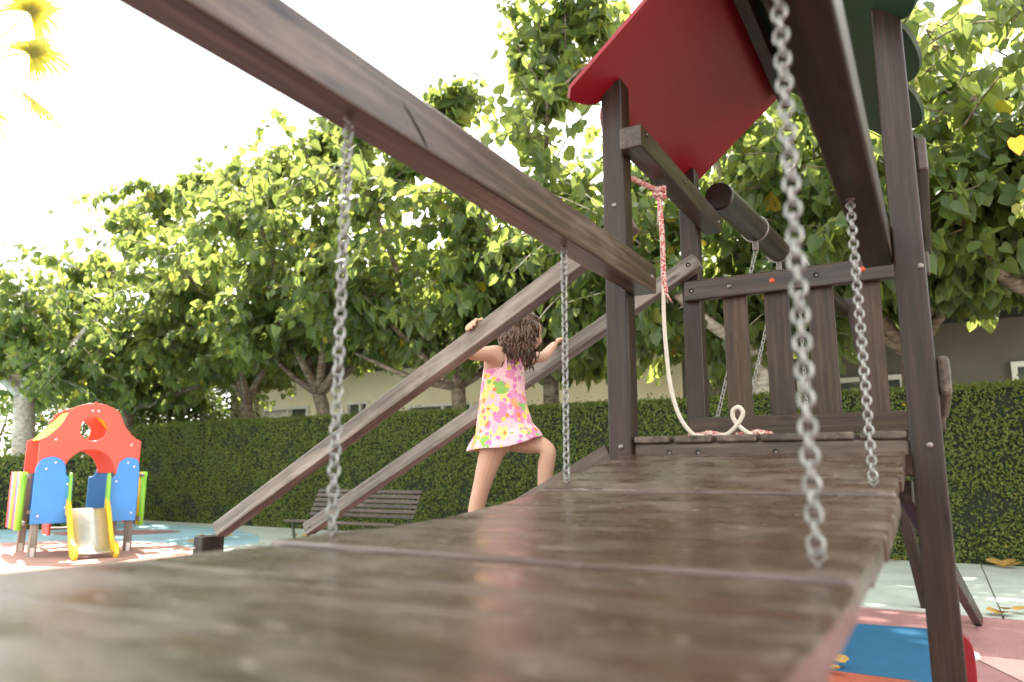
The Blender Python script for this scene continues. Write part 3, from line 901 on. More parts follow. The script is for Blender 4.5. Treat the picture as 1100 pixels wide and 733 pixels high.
# upper side beams
xb = XL + PW + 0.002
board('side_beam', (xb + 0.0425, 2.41, 2.255), (xb + 0.0425, 3.56, 2.255), 0.085, 0.088, M['beam'], tower, bevel=0.006)
board('side_beam', (XR + PW + 0.018, 2.50, 2.02), (XR + PW + 0.018, 3.56, 2.02), 0.032, 0.11, M['beam'], tower, bevel=0.008)
# lower guard board on the right side with a rounded end
board('guard_board', (XR + PW + 0.019, 2.47, 1.32), (XR + PW + 0.019, 3.56, 1.32), 0.034, 0.12, M['deck'], tower, bevel=0.014)


# roof: two boards with scalloped eaves
RY0, RY1 = 2.27, 3.58
EX, EZ, RZ = 0.565, 2.425, 2.90      # half span, eave height, ridge height
def roof_panel(sgn, mat, lab):
    run = math.hypot(EX, RZ - EZ)
    # outline in (along Y, down the slope); scalloped at the eave
    out = [(0, 0.0), (RY1 - RY0, 0.0)]
    n = 3; w = (RY1 - RY0) / n
    sc = []
    for k in range(n):
        y1 = RY1 - RY0 - k * w
        for s in range(0, 13):
            t = s / 12
            d = (0.11 if sgn < 0 else 0.09) * (abs(math.cos(math.pi * t)) ** 0.5)
            if (k == 0 and s == 0) or (k == n - 1 and s == 12): d *= 0.7
            sc.append((y1 - t * w, run - (0.09 if sgn < 0 else 0.10) + d))
    out += sc
    bm = bmesh.new(); plate_bm(bm, out, 0.015)
    ya = Vector((0, 1, 0)); dn = Vector((sgn * EX, 0, EZ - RZ)).normalized(); nr = ya.cross(dn)
    mt = Matrix(((ya.x, nr.x, dn.x, XM), (ya.y, nr.y, dn.y, RY0), (ya.z, nr.z, dn.z, RZ), (0, 0, 0, 1)))
    mt.translation = Vector((XM + sgn * 0.004, RY0, RZ))
    o = put('roof_panel', bm_mesh(bm, 'roof_panel'), mat, tower)
    o.data.transform(mt)
    o['label'] = lab
    return o
roof_panel(-1, M['red_panel'], 'red roof panel with scalloped eave')
roof_panel(1, M['green_panel'], 'dark green roof panel with scalloped eave')
board('ridge_beam', (XM, RY0 + 0.03, RZ - 0.075), (XM, RY1 - 0.03, RZ - 0.075), 0.05, 0.085, M['post'], tower)

# deck
DZ = 1.165
board('deck_frame', (XL + PW + .002, YF + 0.045, 1.115), (XR - .002, YF + 0.045, 1.115), 0.04, 0.05, M['deck'], tower)
board('deck_frame', (XL + PW + .002, YB - 0.02, 1.08), (XR - .002, YB - 0.02, 1.08), 0.04, 0.11, M['picket'], tower)
gap = 0.014
nb = 6
wid = (XR - XL - PW - 0.008 - gap * (nb - 1)) / nb
for i in range(nb):
    xx = XL + PW + 0.004 + wid / 2 + i * (wid + gap)
    board('deck_board', (xx, YF + 0.012 + random.uniform(-.004, .004), DZ - 0.0125), (xx, YB - 0.045, DZ - 0.0125), wid, 0.024, M['deck'], tower, bevel=0.006)

# back railing
YR = YB - 0.042
board('top_rail', (XL + 0.02, YR + 0.02, 1.89), (XR + PW + .02, YR + 0.02, 1.89), 0.04, 0.098, M['beam'], tower)
board('bottom_rail', (XL + 0.02, YR + 0.02, 1.245), (XR + PW + 0.02, YR + 0.02, 1.245), 0.04, 0.085, M['picket'], tower)
for x0 in (-0.82, -0.635, -0.45, -0.265):
    board('picket', (x0 + .055, YR + 0.054, 1.20), (x0 + .055, YR + 0.054, 1.88), 0.108, 0.024, M['picket'], tower, up=(0, -1, 0), bevel=0.004)
for x, m_ in ((-0.775, None), (-0.585, 'orange_cap'), (-0.40, 'h'), (-0.215, 'red'), (-0.955, 'h')):
    c = (x, YR - 0.0005, 1.892 + random.uniform(-.004, .004))
    if m_ == 'h': hole(c, (0, -1, 0), tower, 0.012)
    else:
        b_ = bolt(c, (0, -1, 0), tower, M['orange_cap'] if m_ else None, 0.013, 0.009, 'bolt_cap' if m_ else 'bolt')
        if m_: b_['label'] = 'orange plastic bolt cap'
for c, nr in (((-0.967, YF - .001, 2.02), (0, -1, 0)), ((-0.964, YF - .001, 1.13), (0, -1, 0)), ((-0.02, YF - .001, 1.12), (0, -1, 0)), ((0.0, YF - .001, 1.65), (0, -1, 0)),
              ((XL + 2 * PW + .0015, YE - .05, 1.735), (1, 0, 0)), ((xb + .0855, 3.50, 2.25), (1, 0, 0))):
    bolt(c, nr, tower)
for c in ((xb + .0855, 2.47, 2.275), (xb + .0855, 2.95, 2.26)):
    hole(c, (1, 0, 0), tower, 0.010)
for x in (-0.80, -0.70, -0.45): hole((x, YF + 0.0245, 1.108), (0, -1, 0), tower, 0.009)

# ramp with two handrails on the left side
def railz(x): return 1.955 + 0.545 * (x + 1.0)
YN, YFAR = YF + PW + 0.038, YB - 0.038
board('handrail', (-1.0 + 0.06, YN, railz(-0.94)), (-3.17, YN, railz(-3.17) - 0.02), 0.075, 0.075, M['rail'], tower, bevel=0.006)
board('handrail', (-0.915, YFAR, railz(-0.915) + 0.03), (-3.37, YFAR, railz(-3.37) + 0.03), 0.075, 0.075, M['rail'], tower, bevel=0.006)
hole((-0.955, YFAR - 0.0385, railz(-0.955) + .03), (0, -1, 0), tower, 0.011)
bolt((-3.33, YFAR - 0.0385, railz(-3.33) + .03), (0, -1, 0), tower)
nw = board('newel_post', (-3.235, YN - 0.01, 0), (-3.235, YN - 0.01, 0.722), 0.13, 0.075, M['post'], tower, up=(1, 0, 0), bevel=0.007)
bolt((-3.255, YN - 0.0755, 0.665), (0, -1, 0), tower)
board('newel_post', (-3.40, YFAR + 0.09, 0), (-3.40, YFAR + 0.09, 0.62), 0.09, 0.075, M['post'], tower, up=(1, 0, 0), bevel=0.007)
def rampz(x): return DZ - 0.02 + 0.535 * (x + 1.02)
for y in (YF + 0.055, YB - 0.0):
    board('stringer', (-1.02, y, rampz(-1.02) - 0.045), (-3.0, y, rampz(-3.0) - 0.045), 0.04, 0.09, M['deck'], tower)
k = 0
x = -1.09
while x > -2.95:
    board('tread', (x, YF + 0.076, rampz(x) - 0.012), (x, YB - 0.022, rampz(x) - 0.012), 0.16, 0.024, M['deck'], tower, up=(-0.47, 0, 0.88), bevel=0.004)
    x -= 0.155
# slanting leg below the deck on the right
board('brace', (-0.12, 3.2, 0.97), (0.145, 6.32, 0.0), 0.05, 0.09, M['post'], tower)

# ------------------------------------------------------------------ hanging bridge
def bz(y):
    pts = [(0.70, .935), (0.95, .936), (1.2, .943), (1.4, .953), (1.77, .995), (2.12, 1.062), (2.40, 1.103)]
    a = abs(y - 0.7) + 0.7
    for (y0, z0), (y1, z1) in zip(pts[:-1], pts[1:]):
        if a <= y1: return z0 + (z1 - z0) * (a - y0) / (y1 - y0)
    return pts[-1][1]
bridge = thing('plank_bridge', 'sagging wooden plank bridge hung on four chains in the foreground', 'bridge', (-0.5, 0.7, 0.93))
BX0, BX1 = -0.925, -0.082
edges = [2.405, 2.19, 1.98, 1.77]
while edges[-1] > -0.95: edges.append(edges[-1] - 0.2325)
SEAM = (3, 7, 11, 15)
for i in range(len(edges) - 1):
    ya, yb = edges[i + 1], edges[i]
    main_ = (i + 1) in SEAM
    g = 0.007 if main_ else 0.001
    g0 = 0.005 if i in SEAM else 0.001
    a = Vector((0, ya + g, bz(ya))); b = Vector((0, yb - g0, bz(yb)))
    mid = (a + b) / 2
    up = Vector((0, -(b - a).z, (b - a).y)).normalized()
    dx = random.uniform(-.004, .004)
    dz = random.uniform(-.0012, .0012) + (.0055 if (i + 1) in SEAM else 0.0)
    board('plank', (BX0 + dx, mid.y, mid.z - 0.019 + dz), (BX1 + dx, mid.y, mid.z - 0.019 + dz), (b - a).length, 0.038, M['plank'], bridge, up=up, bevel=0.006 if main_ or i in SEAM else 0.002)

# ------------------------------------------------------------------ chains
def link_mesh(pitch, wo, r):
    bm = bmesh.new()
    h = pitch / 2 + 0.0
    c = wo / 2 - r
    pts = []
    st = max(0.001, pitch / 2 + r - c)
    for k in range(9):
        a = math.pi * k / 8
        pts.append((c * math.cos(a), 0, st + c * math.sin(a)))
    for k in range(9):
        a = math.pi + math.pi * k / 8
        pts.append((c * math.cos(a), 0, -st + c * math.sin(a)))
    tube_bm(bm, pts, r, 7, closed=True)
    return bm_mesh(bm, 'link')
LINK = link_mesh(0.0165, 0.0228, 0.0027)
LINK.materials.append(M['chain'])
for p in LINK.polygons: p.use_smooth = True
def chain(label, top, bot, pitch=0.0165, mesh=LINK, group='bridge chains', tw=0.0, name='chain', eye=True, cat='chain'):
    top = Vector(top); bot = Vector(bot)
    t = thing(name, label, cat, top, 0, group)
    d = bot - top; L = d.length; n = int(L / pitch)
    q = d.normalized().to_track_quat('Z', 'X').to_matrix().to_4x4()
    proto = None
    off = 0.018 if eye else 0.0
    n = int((L - 2 * off) / pitch)
    for i in range(n):
        p = top + d * ((off + (i + .5) * (L - 2 * off) / n) / L)
        if proto is None:
            o = bpy.data.objects.new('link', mesh); proto = o
        else: o = proto.copy()
        COL.objects.link(o)
        m = Matrix.Translation(p) @ q @ Matrix.Rotation(tw + (math.pi / 2 if i % 2 else 0) + random.uniform(-.16, .16), 4, 'Z') @ Matrix.Rotation(random.uniform(-.05, .05), 4, 'Y')
        o.location = m.translation; o.rotation_euler = m.to_euler()
        o.parent = t; o.matrix_parent_inverse = base_matrix(t).inverted()
    if eye:
        for c, s in ((top, 1), (bot, -1)):
            bm = bmesh.new()
            pts = [c + Vector((0.008 * math.cos(a), 0.002, -s * 0.014 + 0.008 * math.sin(a))) for a in [2 * math.pi * k / 12 for k in range(12)]]
            tube_bm(bm, pts, 0.003, 6, closed=True)
            tube_bm(bm, [c + Vector((0, 0.002, s * 0.02)), c + Vector((0, .002, -s * 0.006))], 0.0042, 8)
            dome_bm(bm, c + Vector((0, 0.002, s * 0.001)), (0, 0, -s), 0.011, 0.003)
            put('eye_bolt', bm_mesh(bm, 'eye_bolt'), M['bolt'], t, smooth=True)
    return t
CXL, CXR = -0.884, -0.131
for lab, x, y in (('steel chain from left beam nearest the camera, crossing the near ramp handrail', CXL, 0.94), ('steel chain from left beam right beside the girl', CXL, 1.84),
                  ('blurred large steel chain nearest the camera on the right beam', CXR, 0.93), ('steel chain hanging from right beam beside the right tower post', CXR, 1.84)):
    chain(lab, (x, y, 1.6815), (x, y, bz(y) + 0.002), tw=0.35 if x < -.5 else 0.15)

# ------------------------------------------------------------------ ropes on the tower
bm = bmesh.new()
k0 = Vector((-0.893, 2.76, 2.165))
pth = smooth_path([(-0.98, 2.555, 2.18), (-0.945, 2.60, 2.172), (-0.91, 2.70, 2.166), k0], 5)
tube_bm(bm, pth, 0.011, 8)
# knot: turns round the standing part
for j in range(3):
    ring = [k0 + Vector((0.019 * math.cos(a), 0.019 * math.sin(a), 0.012 - 0.016 * j + 0.009 * math.sin(a + j * 2.1))) for a in [2 * math.pi * i / 12 for i in range(12)]]
    tube_bm(bm, ring, 0.0105, 7, closed=True)
ring = [k0 + Vector((0.016 * math.cos(a), 0.012, -0.004 + 0.024 * math.sin(a))) for a in [2 * math.pi * i / 12 for i in range(12)]]
tube_bm(bm, ring, 0.0095, 7, closed=True)
tube_bm(bm, smooth_path([k0, (-0.893, 2.762, 2.10), (-0.887, 2.758, 1.95), (-0.889, 2.762, 1.80), (-0.883, 2.765, 1.74)], 6), 0.0108, 8)
# frayed end
for j in range(7):
    a = random.uniform(0, 6.28)
    tube_bm(bm, [(-0.884, 2.763, 1.745), (-0.884 + .012 * math.cos(a), 2.763 + .012 * math.sin(a), 1.725), (-0.878 + .02 * math.cos(a), 2.763 + .02 * math.sin(a), 1.70)], [0.004, 0.003, 0.001], 5)
climb = thing('climbing_rope', 'climbing rope knotted under the side beam, red braid above and white below', 'rope', k0)
put('red_braid', bm_mesh(bm, 'red_braid'), M['rope_red'], climb, smooth=True)
pts = [(-0.889, 2.762, 1.80), (-0.893, 2.76, 1.65), (-0.888, 2.76, 1.5), (-0.875, 2.76, 1.36), (-0.845, 2.76, 1.25), (-0.80, 2.77, 1.183), (-0.765, 2.79, 1.177),
       (-0.72, 2.80, 1.178), (-0.675, 2.79, 1.182), (-0.635, 2.78, 1.215), (-0.612, 2.775, 1.255), (-0.625, 2.77, 1.278), (-0.648, 2.775, 1.265), (-0.645, 2.78, 1.23), (-0.61, 2.79, 1.19), (-0.575, 2.80, 1.176), (-0.52, 2.83, 1.175)]
tube('white_rope', smooth_path(pts, 6), 0.0082, M['rope_white'], climb)
bm = bmesh.new()
for (a, b_, c) in ((-0.76, 2.80, 0.0), (-0.585, 2.81, 0.5)):
    tube_bm(bm, smooth_path([(a - .06, b_ - .015, DZ + .012), (a - .02, b_ + .02, DZ + .016), (a + .02, b_ - .02, DZ + .02), (a + .06, b_ + .015, DZ + .012)], 5), 0.011, 7)
put('red_braid', bm_mesh(bm, 'red_braid'), M['rope_red'], climb, smooth=True)

# ------------------------------------------------------------------ swing behind the tower
swing = thing('swing_set', 'dark log swing set standing behind the tower railing', 'swing set', (-0.7, 5.2, 0))
LA, LB = Vector((-0.835, 3.50, 2.385)), Vector((-0.60, 6.7, 2.385))
tube('log_beam', [LA.lerp(LB, t) for t in (0, .01, .35, .7, .99, 1)], [0.066, 0.07, 0.07, 0.07, 0.07, 0.066], M['log'], swing, 18)
def log_at(y): return LA.lerp(LB, (y - LA.y) / (LB.y - LA.y))
hang_y = (4.12, 4.62, 5.1, 5.6)
for y in hang_y:
    c = log_at(y); d = (LB - LA).normalized(); u = Vector((d.y, -d.x, 0)); w = Vector((0, 0, 1))
    ring = [c + (u * math.cos(a) + w * math.sin(a)) * 0.0735 for a in [2 * math.pi * i / 20 for i in range(20)]]
    bm = bmesh.new(); tube_bm(bm, ring, 0.006, 6, closed=True)
    box_bm(bm, c.x, c.y, c.z - 0.10, 0.03, 0.03, 0.055, 0.004)
    put('hanger', bm_mesh(bm, 'hanger'), M['bolt'], swing, smooth=False)
for sx in (-1, 1):
    e = Vector((LB.x + (.43 if sx > 0 else -.75), LB.y - .05, 0))
    board('leg', LB + Vector((sx * 0.06, -0.12 + sx * .05, 0.08)), e, 0.09, 0.09, M['post'], swing, up=(0, -1, 0), bevel=0.012)
board('crosspiece', LB + Vector((-.5, -.03, -0.95)), LB + Vector((.5, -.03, -0.95)), 0.04, 0.09, M['post'], swing)
SL = link_mesh(0.024, 0.024, 0.003); SL.materials.append(M['chain'])
for p in SL.polygons: p.use_smooth = True
def swing_seat(lab, ya, yb, dx, zseat):
    t = thing('hanging_swing', lab, 'swing', log_at((ya + yb) / 2) + Vector((dx, 0, zseat - 2.385)), 0, 'swings behind the railing')
    for y in (ya, yb):
        top = log_at(y) + Vector((0, 0, -0.125)); bot = log_at(y) + Vector((dx, 0, zseat - 2.385 + .01))
        d = bot - top; n = int(d.length / 0.024)
        bm = bmesh.new()
        q = d.normalized().to_track_quat('Z', 'X').to_matrix().to_4x4()
        for i in range(n):
            m = Matrix.Translation(top + d * (i + .5) / n) @ q @ Matrix.Rotation((math.pi / 2 if i % 2 else 0) + .4, 4, 'Z')
            tmp = bmesh.new(); tmp.from_mesh(SL); tmp.transform(m)
            me2 = bpy.data.meshes.new('tmp'); tmp.to_mesh(me2); tmp.free(); bm.from_mesh(me2); bpy.data.meshes.remove(me2)
        put('chain', bm_mesh(bm, 'chain'), M['chain'], t, smooth=True)
    a = log_at(ya) + Vector((dx, -.01, zseat - 2.385)); b_ = log_at(yb) + Vector((dx, .01, zseat - 2.385))
    board('seat', a, b_, 0.16, 0.03, M['seat_rubber'], t, bevel=0.01)
swing_seat('black swing seat pulled to the left on slanting chains', hang_y[0], hang_y[1], -0.42, 0.75)
swing_seat('black swing seat hanging straight on its chains', hang_y[2], hang_y[3], 0.0, 0.5)

# ------------------------------------------------------------------ bench
bx0, bx1, by = -7.22, -5.45, 6.80
bench = thing('park_bench', 'brown slatted park bench in front of the hedge below the handrails', 'bench', ((bx0 + bx1) / 2, by, 0))
for i in range(4):
    board('seat_slat', (bx0, by + .05 + i * .095, 0.42 - i * .006), (bx1, by + .05 + i * .095, 0.42 - i * .006), 0.075, 0.03, M['bench'], bench, up=(0, .1, 1))
for i in range(6):
    z = 0.49 + i * 0.058; y = by + 0.40 + i * 0.03
    board('back_slat', (bx0 + .06, y, z), (bx1 - .02, y, z), 0.024, 0.046, M['bench'], bench, up=(0, .45, .9))
for x in (bx0 + .12, bx1 - .12):
    bm = bmesh.new()
    tube_bm(bm, [(x, by + .04, 0.0), (x, by + .09, .2), (x, by + .05, .385)], 0.018, 7)
    tube_bm(bm, [(x, by + .42, 0.0), (x, by + .33, .2), (x, by + .40, .40), (x, by + .60, .80)], 0.018, 7)
    tube_bm(bm, [(x, by + .05, .385), (x, by + .40, .375)], 0.016, 7)
    put('leg', bm_mesh(bm, 'leg'), M['eave'], bench, smooth=True)

# ------------------------------------------------------------------ toddler playhouse
PX, PY0, PYW, PD = -9.65, 5.06, 1.22, 1.0
ph = thing('toddler_playhouse', 'small red and blue toddler playhouse with a yellow slide on the rubber surface', 'playhouse', (PX - PD / 2, PY0 + PYW / 2, 0), 0)
def ph_m(x): # plate local x -> +Y, local y -> -X , z up
    return Matrix(((0, -1, 0, x), (1, 0, 0, PY0), (0, 0, 1, 0), (0, 0, 0, 1)))
def arc(cx, cz, r, a0, a1, n=16, rz=None):
    rz = rz or r
    return [(cx + r * math.cos(a0 + (a1 - a0) * i / n), cz + rz * math.sin(a0 + (a1 - a0) * i / n)) for i in range(n + 1)]
W = PYW; cxm = W / 2
gable = [(0.0, 1.06), (0.30, 1.06)]
gable += arc(cxm, 1.06, cxm - 0.30, math.pi, 0, 18, 0.32)[1:-1]
gable += [(W - .30, 1.06), (W, 1.06), (W, 1.50)]
gable += [(p.x, p.y) for p in smooth_path([(W, 1.50, 0), (W - .10, 1.56, 0), (W - .22, 1.70, 0), (W - .32, 1.90, 0), (W - .48, 1.985, 0), (cxm + .03, 2.0, 0)], 4)][1:]
gable += [(cxm, 2.03)]
gable += [(p.x, p.y) for p in smooth_path([(cxm - .03, 2.0, 0), (.48, 1.985, 0), (.32, 1.90, 0), (.22, 1.70, 0), (.10, 1.56, 0), (0.0, 1.50, 0)], 4)]
port = arc(cxm, 1.655, 0.165, 0, 2 * math.pi * 23 / 24, 23)
for xx in (PX, PX - PD):
    o = plate('gable', gable, 0.03, M['ph_red'], ph, ph_m(xx), [port], bevel=0.006)
def side_panel(x0, x1, bump_c, xx, inner):
    pts = [(x0, 0.42), (x1, 0.42)]
    if inner > 0:   # panel on the left: low shoulder on the right
        pts += [(x1, 1.0)] + [(p.x, p.y) for p in smooth_path([(x1, 1.0, 0), (x1 - .08, 1.03, 0), (bump_c + .12, 1.2, 0), (bump_c, 1.275, 0), (bump_c - .14, 1.24, 0), (x0, 1.12, 0)], 4)][1:]
    else:
        pts += [(x1, 1.12)] + [(p.x, p.y) for p in smooth_path([(x1, 1.12, 0), (bump_c + .12, 1.24, 0), (bump_c, 1.275, 0), (bump_c - .11, 1.2, 0), (x0 + .07, 1.03, 0), (x0, 1.0, 0)], 4)][1:]
    return plate('wall_panel', pts, 0.028, M['ph_blue'], ph, ph_m(xx), bevel=0.006)
side_panel(-0.02, 0.42, 0.18, PX + 0.031, 1)
side_panel(W - 0.36, W + 0.0, W - 0.15, PX + 0.031, -1)
side_panel(0.0, 0.40, 0.18, PX - PD - 0.03, 1)
side_panel(W - 0.40, W, W - 0.16, PX - PD - 0.03, -1)
# bolts on the front
for (yy, zz, off) in ((.06, .52, .047), (.10, 1.12, .047), (.36, .62, .047), (.36, .92, .047), (.2, 1.2, .047), (W - .06, .52, .047), (W - .07, 1.15, .047), (W - .28, .95, .047), (W - .15, 1.2, .047),
                      (.18, 1.5, .016), (W - .12, 1.45, .016), (cxm - .03, 1.9, .016), (cxm + .04, 1.9, .016)):
    bolt((PX + off, PY0 + yy, zz), (1, 0, 0), ph, M['steel'], 0.018, 0.012)
for x in (PX - 0.06, PX - PD + 0.06):
    for y in (PY0 + 0.05, PY0 + W - 0.05):
        lg = board('leg', (x, y, 0), (x, y, 1.06), 0.09, 0.09, M['greywood'], ph, up=(1, 0, 0))
        board('foot_plate', (x + .052, y, 0.0), (x + .052, y, 0.12), 0.05, 0.008, M['steel'], lg, up=(1, 0, 0), bevel=0.002)
board('floor', (PX - PD + .02, PY0 + W / 2, 0.535), (PX + .01, PY0 + W / 2, 0.535), W - .14, 0.045, M['greywood'], ph)
board('floor_joist', (PX - .02, PY0 + .1, 0.475), (PX - .02, PY0 + W - .1, 0.475), 0.04, 0.075, M['greywood'], ph)
# step at the back
board('step', (PX - PD - .28, PY0 + .4, 0.27), (PX - PD - .28, PY0 + W - .4, 0.27), 0.22, 0.03, M['greywood'], ph)
board('step_side', (PX - PD - .14, PY0 + .37, 0.2), (PX - PD - .14, PY0 + .37, 0.5), 0.5, 0.03, M['ph_red'], ph, up=(0, 1, 0))
# sloping roof boards
for sg in (0, 1):
    y0 = PY0 + (0.06 if sg == 0 else W - .06); y1 = PY0 + (0.40 if sg == 0 else W - .40)
    a = Vector((0, y1 - y0, 0.40))
    for j, mt_ in enumerate(('ph_yellow', 'ph_yellow')):
        s0 = 0.04 + j * .5; s1 = s0 + .42
        m0 = Vector((0, y0, 1.50)) + a * ((s0 + s1) / 2)
        board('roof_board', (PX - PD + .02, m0.y, m0.z), (PX - .02, m0.y, m0.z), a.length * .46, 0.022, M[mt_], ph, up=(0, -0.40 * (1 if sg == 0 else -1), 0.34))
# coloured bars at both sides
for sg, yy in ((-1, PY0 - 0.075), (1, PY0 + W + 0.075)):
    for z in (0.40, 1.0):
        board('bar_rail', (PX - .02, yy, z + .03), (PX - PD + .02, yy, z + .03), 0.03, 0.05, M['greywood'], ph)
    cols = ['ph_green', 'ph_yellow', 'ph_blue', 'ph_red', 'ph_green', 'ph_yellow', 'ph_blue', 'ph_red']
    for j, c in enumerate(cols):
        xx = PX - 0.12 - j * 0.115
        o = tube('bar', [(xx, yy + sg * .04, .34), (xx, yy + sg * .04, 1.08)], 0.036, M[c], ph, 12)
        o['label'] = {'ph_green': 'green bar', 'ph_yellow': 'yellow bar', 'ph_blue': 'blue bar', 'ph_red': 'red bar'}[c]
# slide
sl = [(PX + .03, 0.60), (PX + .12, 0.585), (PX + .25, 0.46), (PX + .48, 0.17), (PX + .60, 0.10), (PX + .74, 0.085)]
sp = [Vector((a, 0, b)) for a, b in sl]
spp = smooth_path(sp, 5)
ys0, ys1 = PY0 + 0.41, PY0 + 0.82
bm = bmesh.new()
rows = []
for p in spp:
    rows.append([bm.verts.new((p.x, y, p.z + dz)) for y, dz in ((ys0, 0), (ys1, 0), (ys1, -.02), (ys0, -.02))])
for a, b_ in zip(rows[:-1], rows[1:]):
    for j in range(4): bm.faces.new((a[j], a[(j + 1) % 4], b_[(j + 1) % 4], b_[j]))
bm.faces.new(rows[0]); bm.faces.new(rows[-1][::-1])
put('slide_bed', bm_mesh(bm, 'slide_bed'), M['steel'], ph, smooth=True)
for yy in (ys0 - .025, ys1 + .025):
    top = [(p.x, p.z + .10 + (.03 if i < 6 else 0)) for i, p in enumerate(spp)]
    bot = [(p.x, max(0.01, p.z - .075)) for p in spp]
    out = [(p[0] - PX, p[1]) for p in top] + [(0.80, .13), (0.82, .06), (0.78, .0105)] + [(p[0] - PX, p[1]) for p in bot[::-1]]
    mt = Matrix(((1, 0, 0, PX), (0, 1, 0, yy), (0, 0, 1, 0), (0, 0, 0, 1)))
    plate('slide_side', out, 0.045, M['ph_yellow'], ph, mt, bevel=0.008)
    gp = [(-.06, .56), (.075, .56), (.08, .75)] + [(p.x, p.y) for p in smooth_path([(.08, .75, 0), (.06, 0.98, 0), (.02, 1.06, 0), (-.04, 1.05, 0), (-.06, .95, 0)], 4)][1:]
    mt = Matrix(((1, 0, 0, PX + .055), (0, 1, 0, yy), (0, 0, 1, 0), (0, 0, 0, 1)))
    plate('slide_cheek', gp, 0.03, M['ph_green'], ph, mt, bevel=0.006)

pv = Vector((PX, PY0, 0)); rz_ = R(-19)
ph.rotation_euler = (0, 0, rz_)
ph.scale = (0.95, 0.95, 0.95)
ph.location = pv + Matrix.Rotation(rz_, 3, 'Z') @ (ph.location - pv) * 0.95

# ------------------------------------------------------------------ red play panel at the lower right
rp = thing('activity_toy', 'low red play panel with white bolt cap behind the right tower post', 'toy', (-0.08, 4.02, 0))
out = [(0.0, 0.0), (0.13, 0.0)] + [(p.x, p.y) for p in smooth_path([(.13, 0, 0), (.142, .12, 0), (.142, .24, 0), (.128, .30, 0), (.08, .33, 0), (.04, .33, 0), (.01, .30, 0), (0, .22, 0)], 4)][1:]
mt = Matrix.Translation((-0.08, 4.02, 0.005))
plate('board', out, 0.03, M['red_panel'], rp, mt, bevel=0.006)
bm = bmesh.new(); dome_bm(bm, (0.062, 4.02, 0.235), (1, 0, 0), 0.020, 0.022)
put('bolt_cap', bm_mesh(bm, 'bolt_cap'), M['white_cap'], rp, smooth=True)

# ------------------------------------------------------------------ fallen leaves
rng = np.random.default_rng(77)
spots = [(-1.02, 9.72, .2, 'large dry yellow leaf at the hedge foot left of the right tower post'), (-0.62, 9.8, .16, 'small dry leaf at the hedge foot nearest the right post'),
         (0.52, 9.72, .28, 'largest dry leaf, lying at the hedge foot above the path joint'),
         (-0.82, 6.62, .16, 'curled dry leaf on the path edge above the blue rubber'), (-0.70, 6.56, .12, 'second curled dry leaf on the path edge above the blue rubber'),
         (0.33, 6.64, .17, 'yellow dry leaf beside the foot of the slanting brace'), (0.22, 6.60, .13, 'small dry leaf touching the foot of the slanting brace'),
         (-0.62, 4.52, .13, 'dry leaf at the corner of the blue rubber under the bridge'), (-0.54, 4.40, .08, 'tiny dry leaf on the orange rubber'),
         (-8.6, 8.5, .16, 'dark dry leaf on the mint path left of the bench'), (-9.9, 7.7, .2, 'dark leaf clump on the light blue rubber beyond the newel post'), (-9.6, 7.9, .16, 'dark leaf on light blue rubber farthest from the playhouse'),
         (-9.3, 7.1, .14, 'small dark leaf on light blue rubber beside the pink blob'), (-0.9, 8.2, .09, 'tiny dark leaf in the middle of the mint path')]
for (x, y, s, lab) in spots:
    lv = Leaves(HEART)
    for q in range(3 if s > .15 else 2):
        a = rng.uniform(0, 6.28)
        lv.add((x + rng.normal() * s * .3, y + rng.normal() * s * .3, 0.03 + .01 * q), (math.cos(a), math.sin(a), .08), (rng.normal() * .15, rng.normal() * .15, 1), s * .8, .25, -.15)
    o = put('fallen_leaf', lv.mesh('fallen_leaf'), M['dead_leaf'])
    tag(o, lab, 'leaf', 'fallen leaves')

# ------------------------------------------------------------------ the girl
girl = thing('person', 'small girl with long brown hair in a pink floral dress climbing the ramp', 'person', (-1.72, 2.95, 0.7))
def skin_mesh(chains, sub=2):
    """chains: list of lists of (pos, radius); points shared by position"""
    bm = bmesh.new(); idx = {}; rads = []
    lay = None
    verts = []
    def gv(p, r):
        k = tuple(round(c, 4) for c in p)
        if k not in idx:
            idx[k] = bm.verts.new(p); rads.append(r)
        return idx[k]
    for ch in chains:
        prev = None
        for p, r in ch:
            v = gv(p, r)
            if prev is not None and prev is not v: 
                try: bm.edges.new((prev, v))
                except ValueError: pass
            prev = v
    me = bpy.data.meshes.new('skin'); bm.to_mesh(me); bm.free()
    o = bpy.data.objects.new('skin_tmp', me); COL.objects.link(o)
    md = o.modifiers.new('s', 'SKIN'); md.use_smooth_shade = True
    sv = me.skin_vertices[0].data
    for i, r in enumerate(rads):
        sv[i].radius = (r, r); 
    sv[0].use_root = True
    ss = o.modifiers.new('u', 'SUBSURF'); ss.levels = sub; ss.render_levels = sub
    dg = bpy.context.evaluated_depsgraph_get()
    out = bpy.data.meshes.new_from_object(o.evaluated_get(dg))
    bpy.data.objects.remove(o)
    return out
V = Vector
pel = V((-1.735, 2.95, 1.22)); chest = V((-1.745, 2.95, 1.46)); neck0 = V((-1.715, 2.955, 1.60)); neck1 = V((-1.68, 2.965, 1.635))
hR, hL = pel + V((-.015, -.055, -.03)), pel + V((.015, .055, -.03))
shR, shL = V((-1.735, 2.845, 1.575)), V((-1.715, 3.06, 1.575))
elR, elL = V((-1.775, 2.70, 1.555)), V((-1.65, 3.19, 1.60))
haR, haL = V((-1.655, 2.600, 1.655)), V((-1.655, 3.335, 1.69))
kR, kL = V((-1.83, 2.90, 0.955)), V((-1.525, 3.0, 1.15))
aR, aL = V((-1.87, 2.90, 0.735)), V((-1.57, 3.02, 0.90))
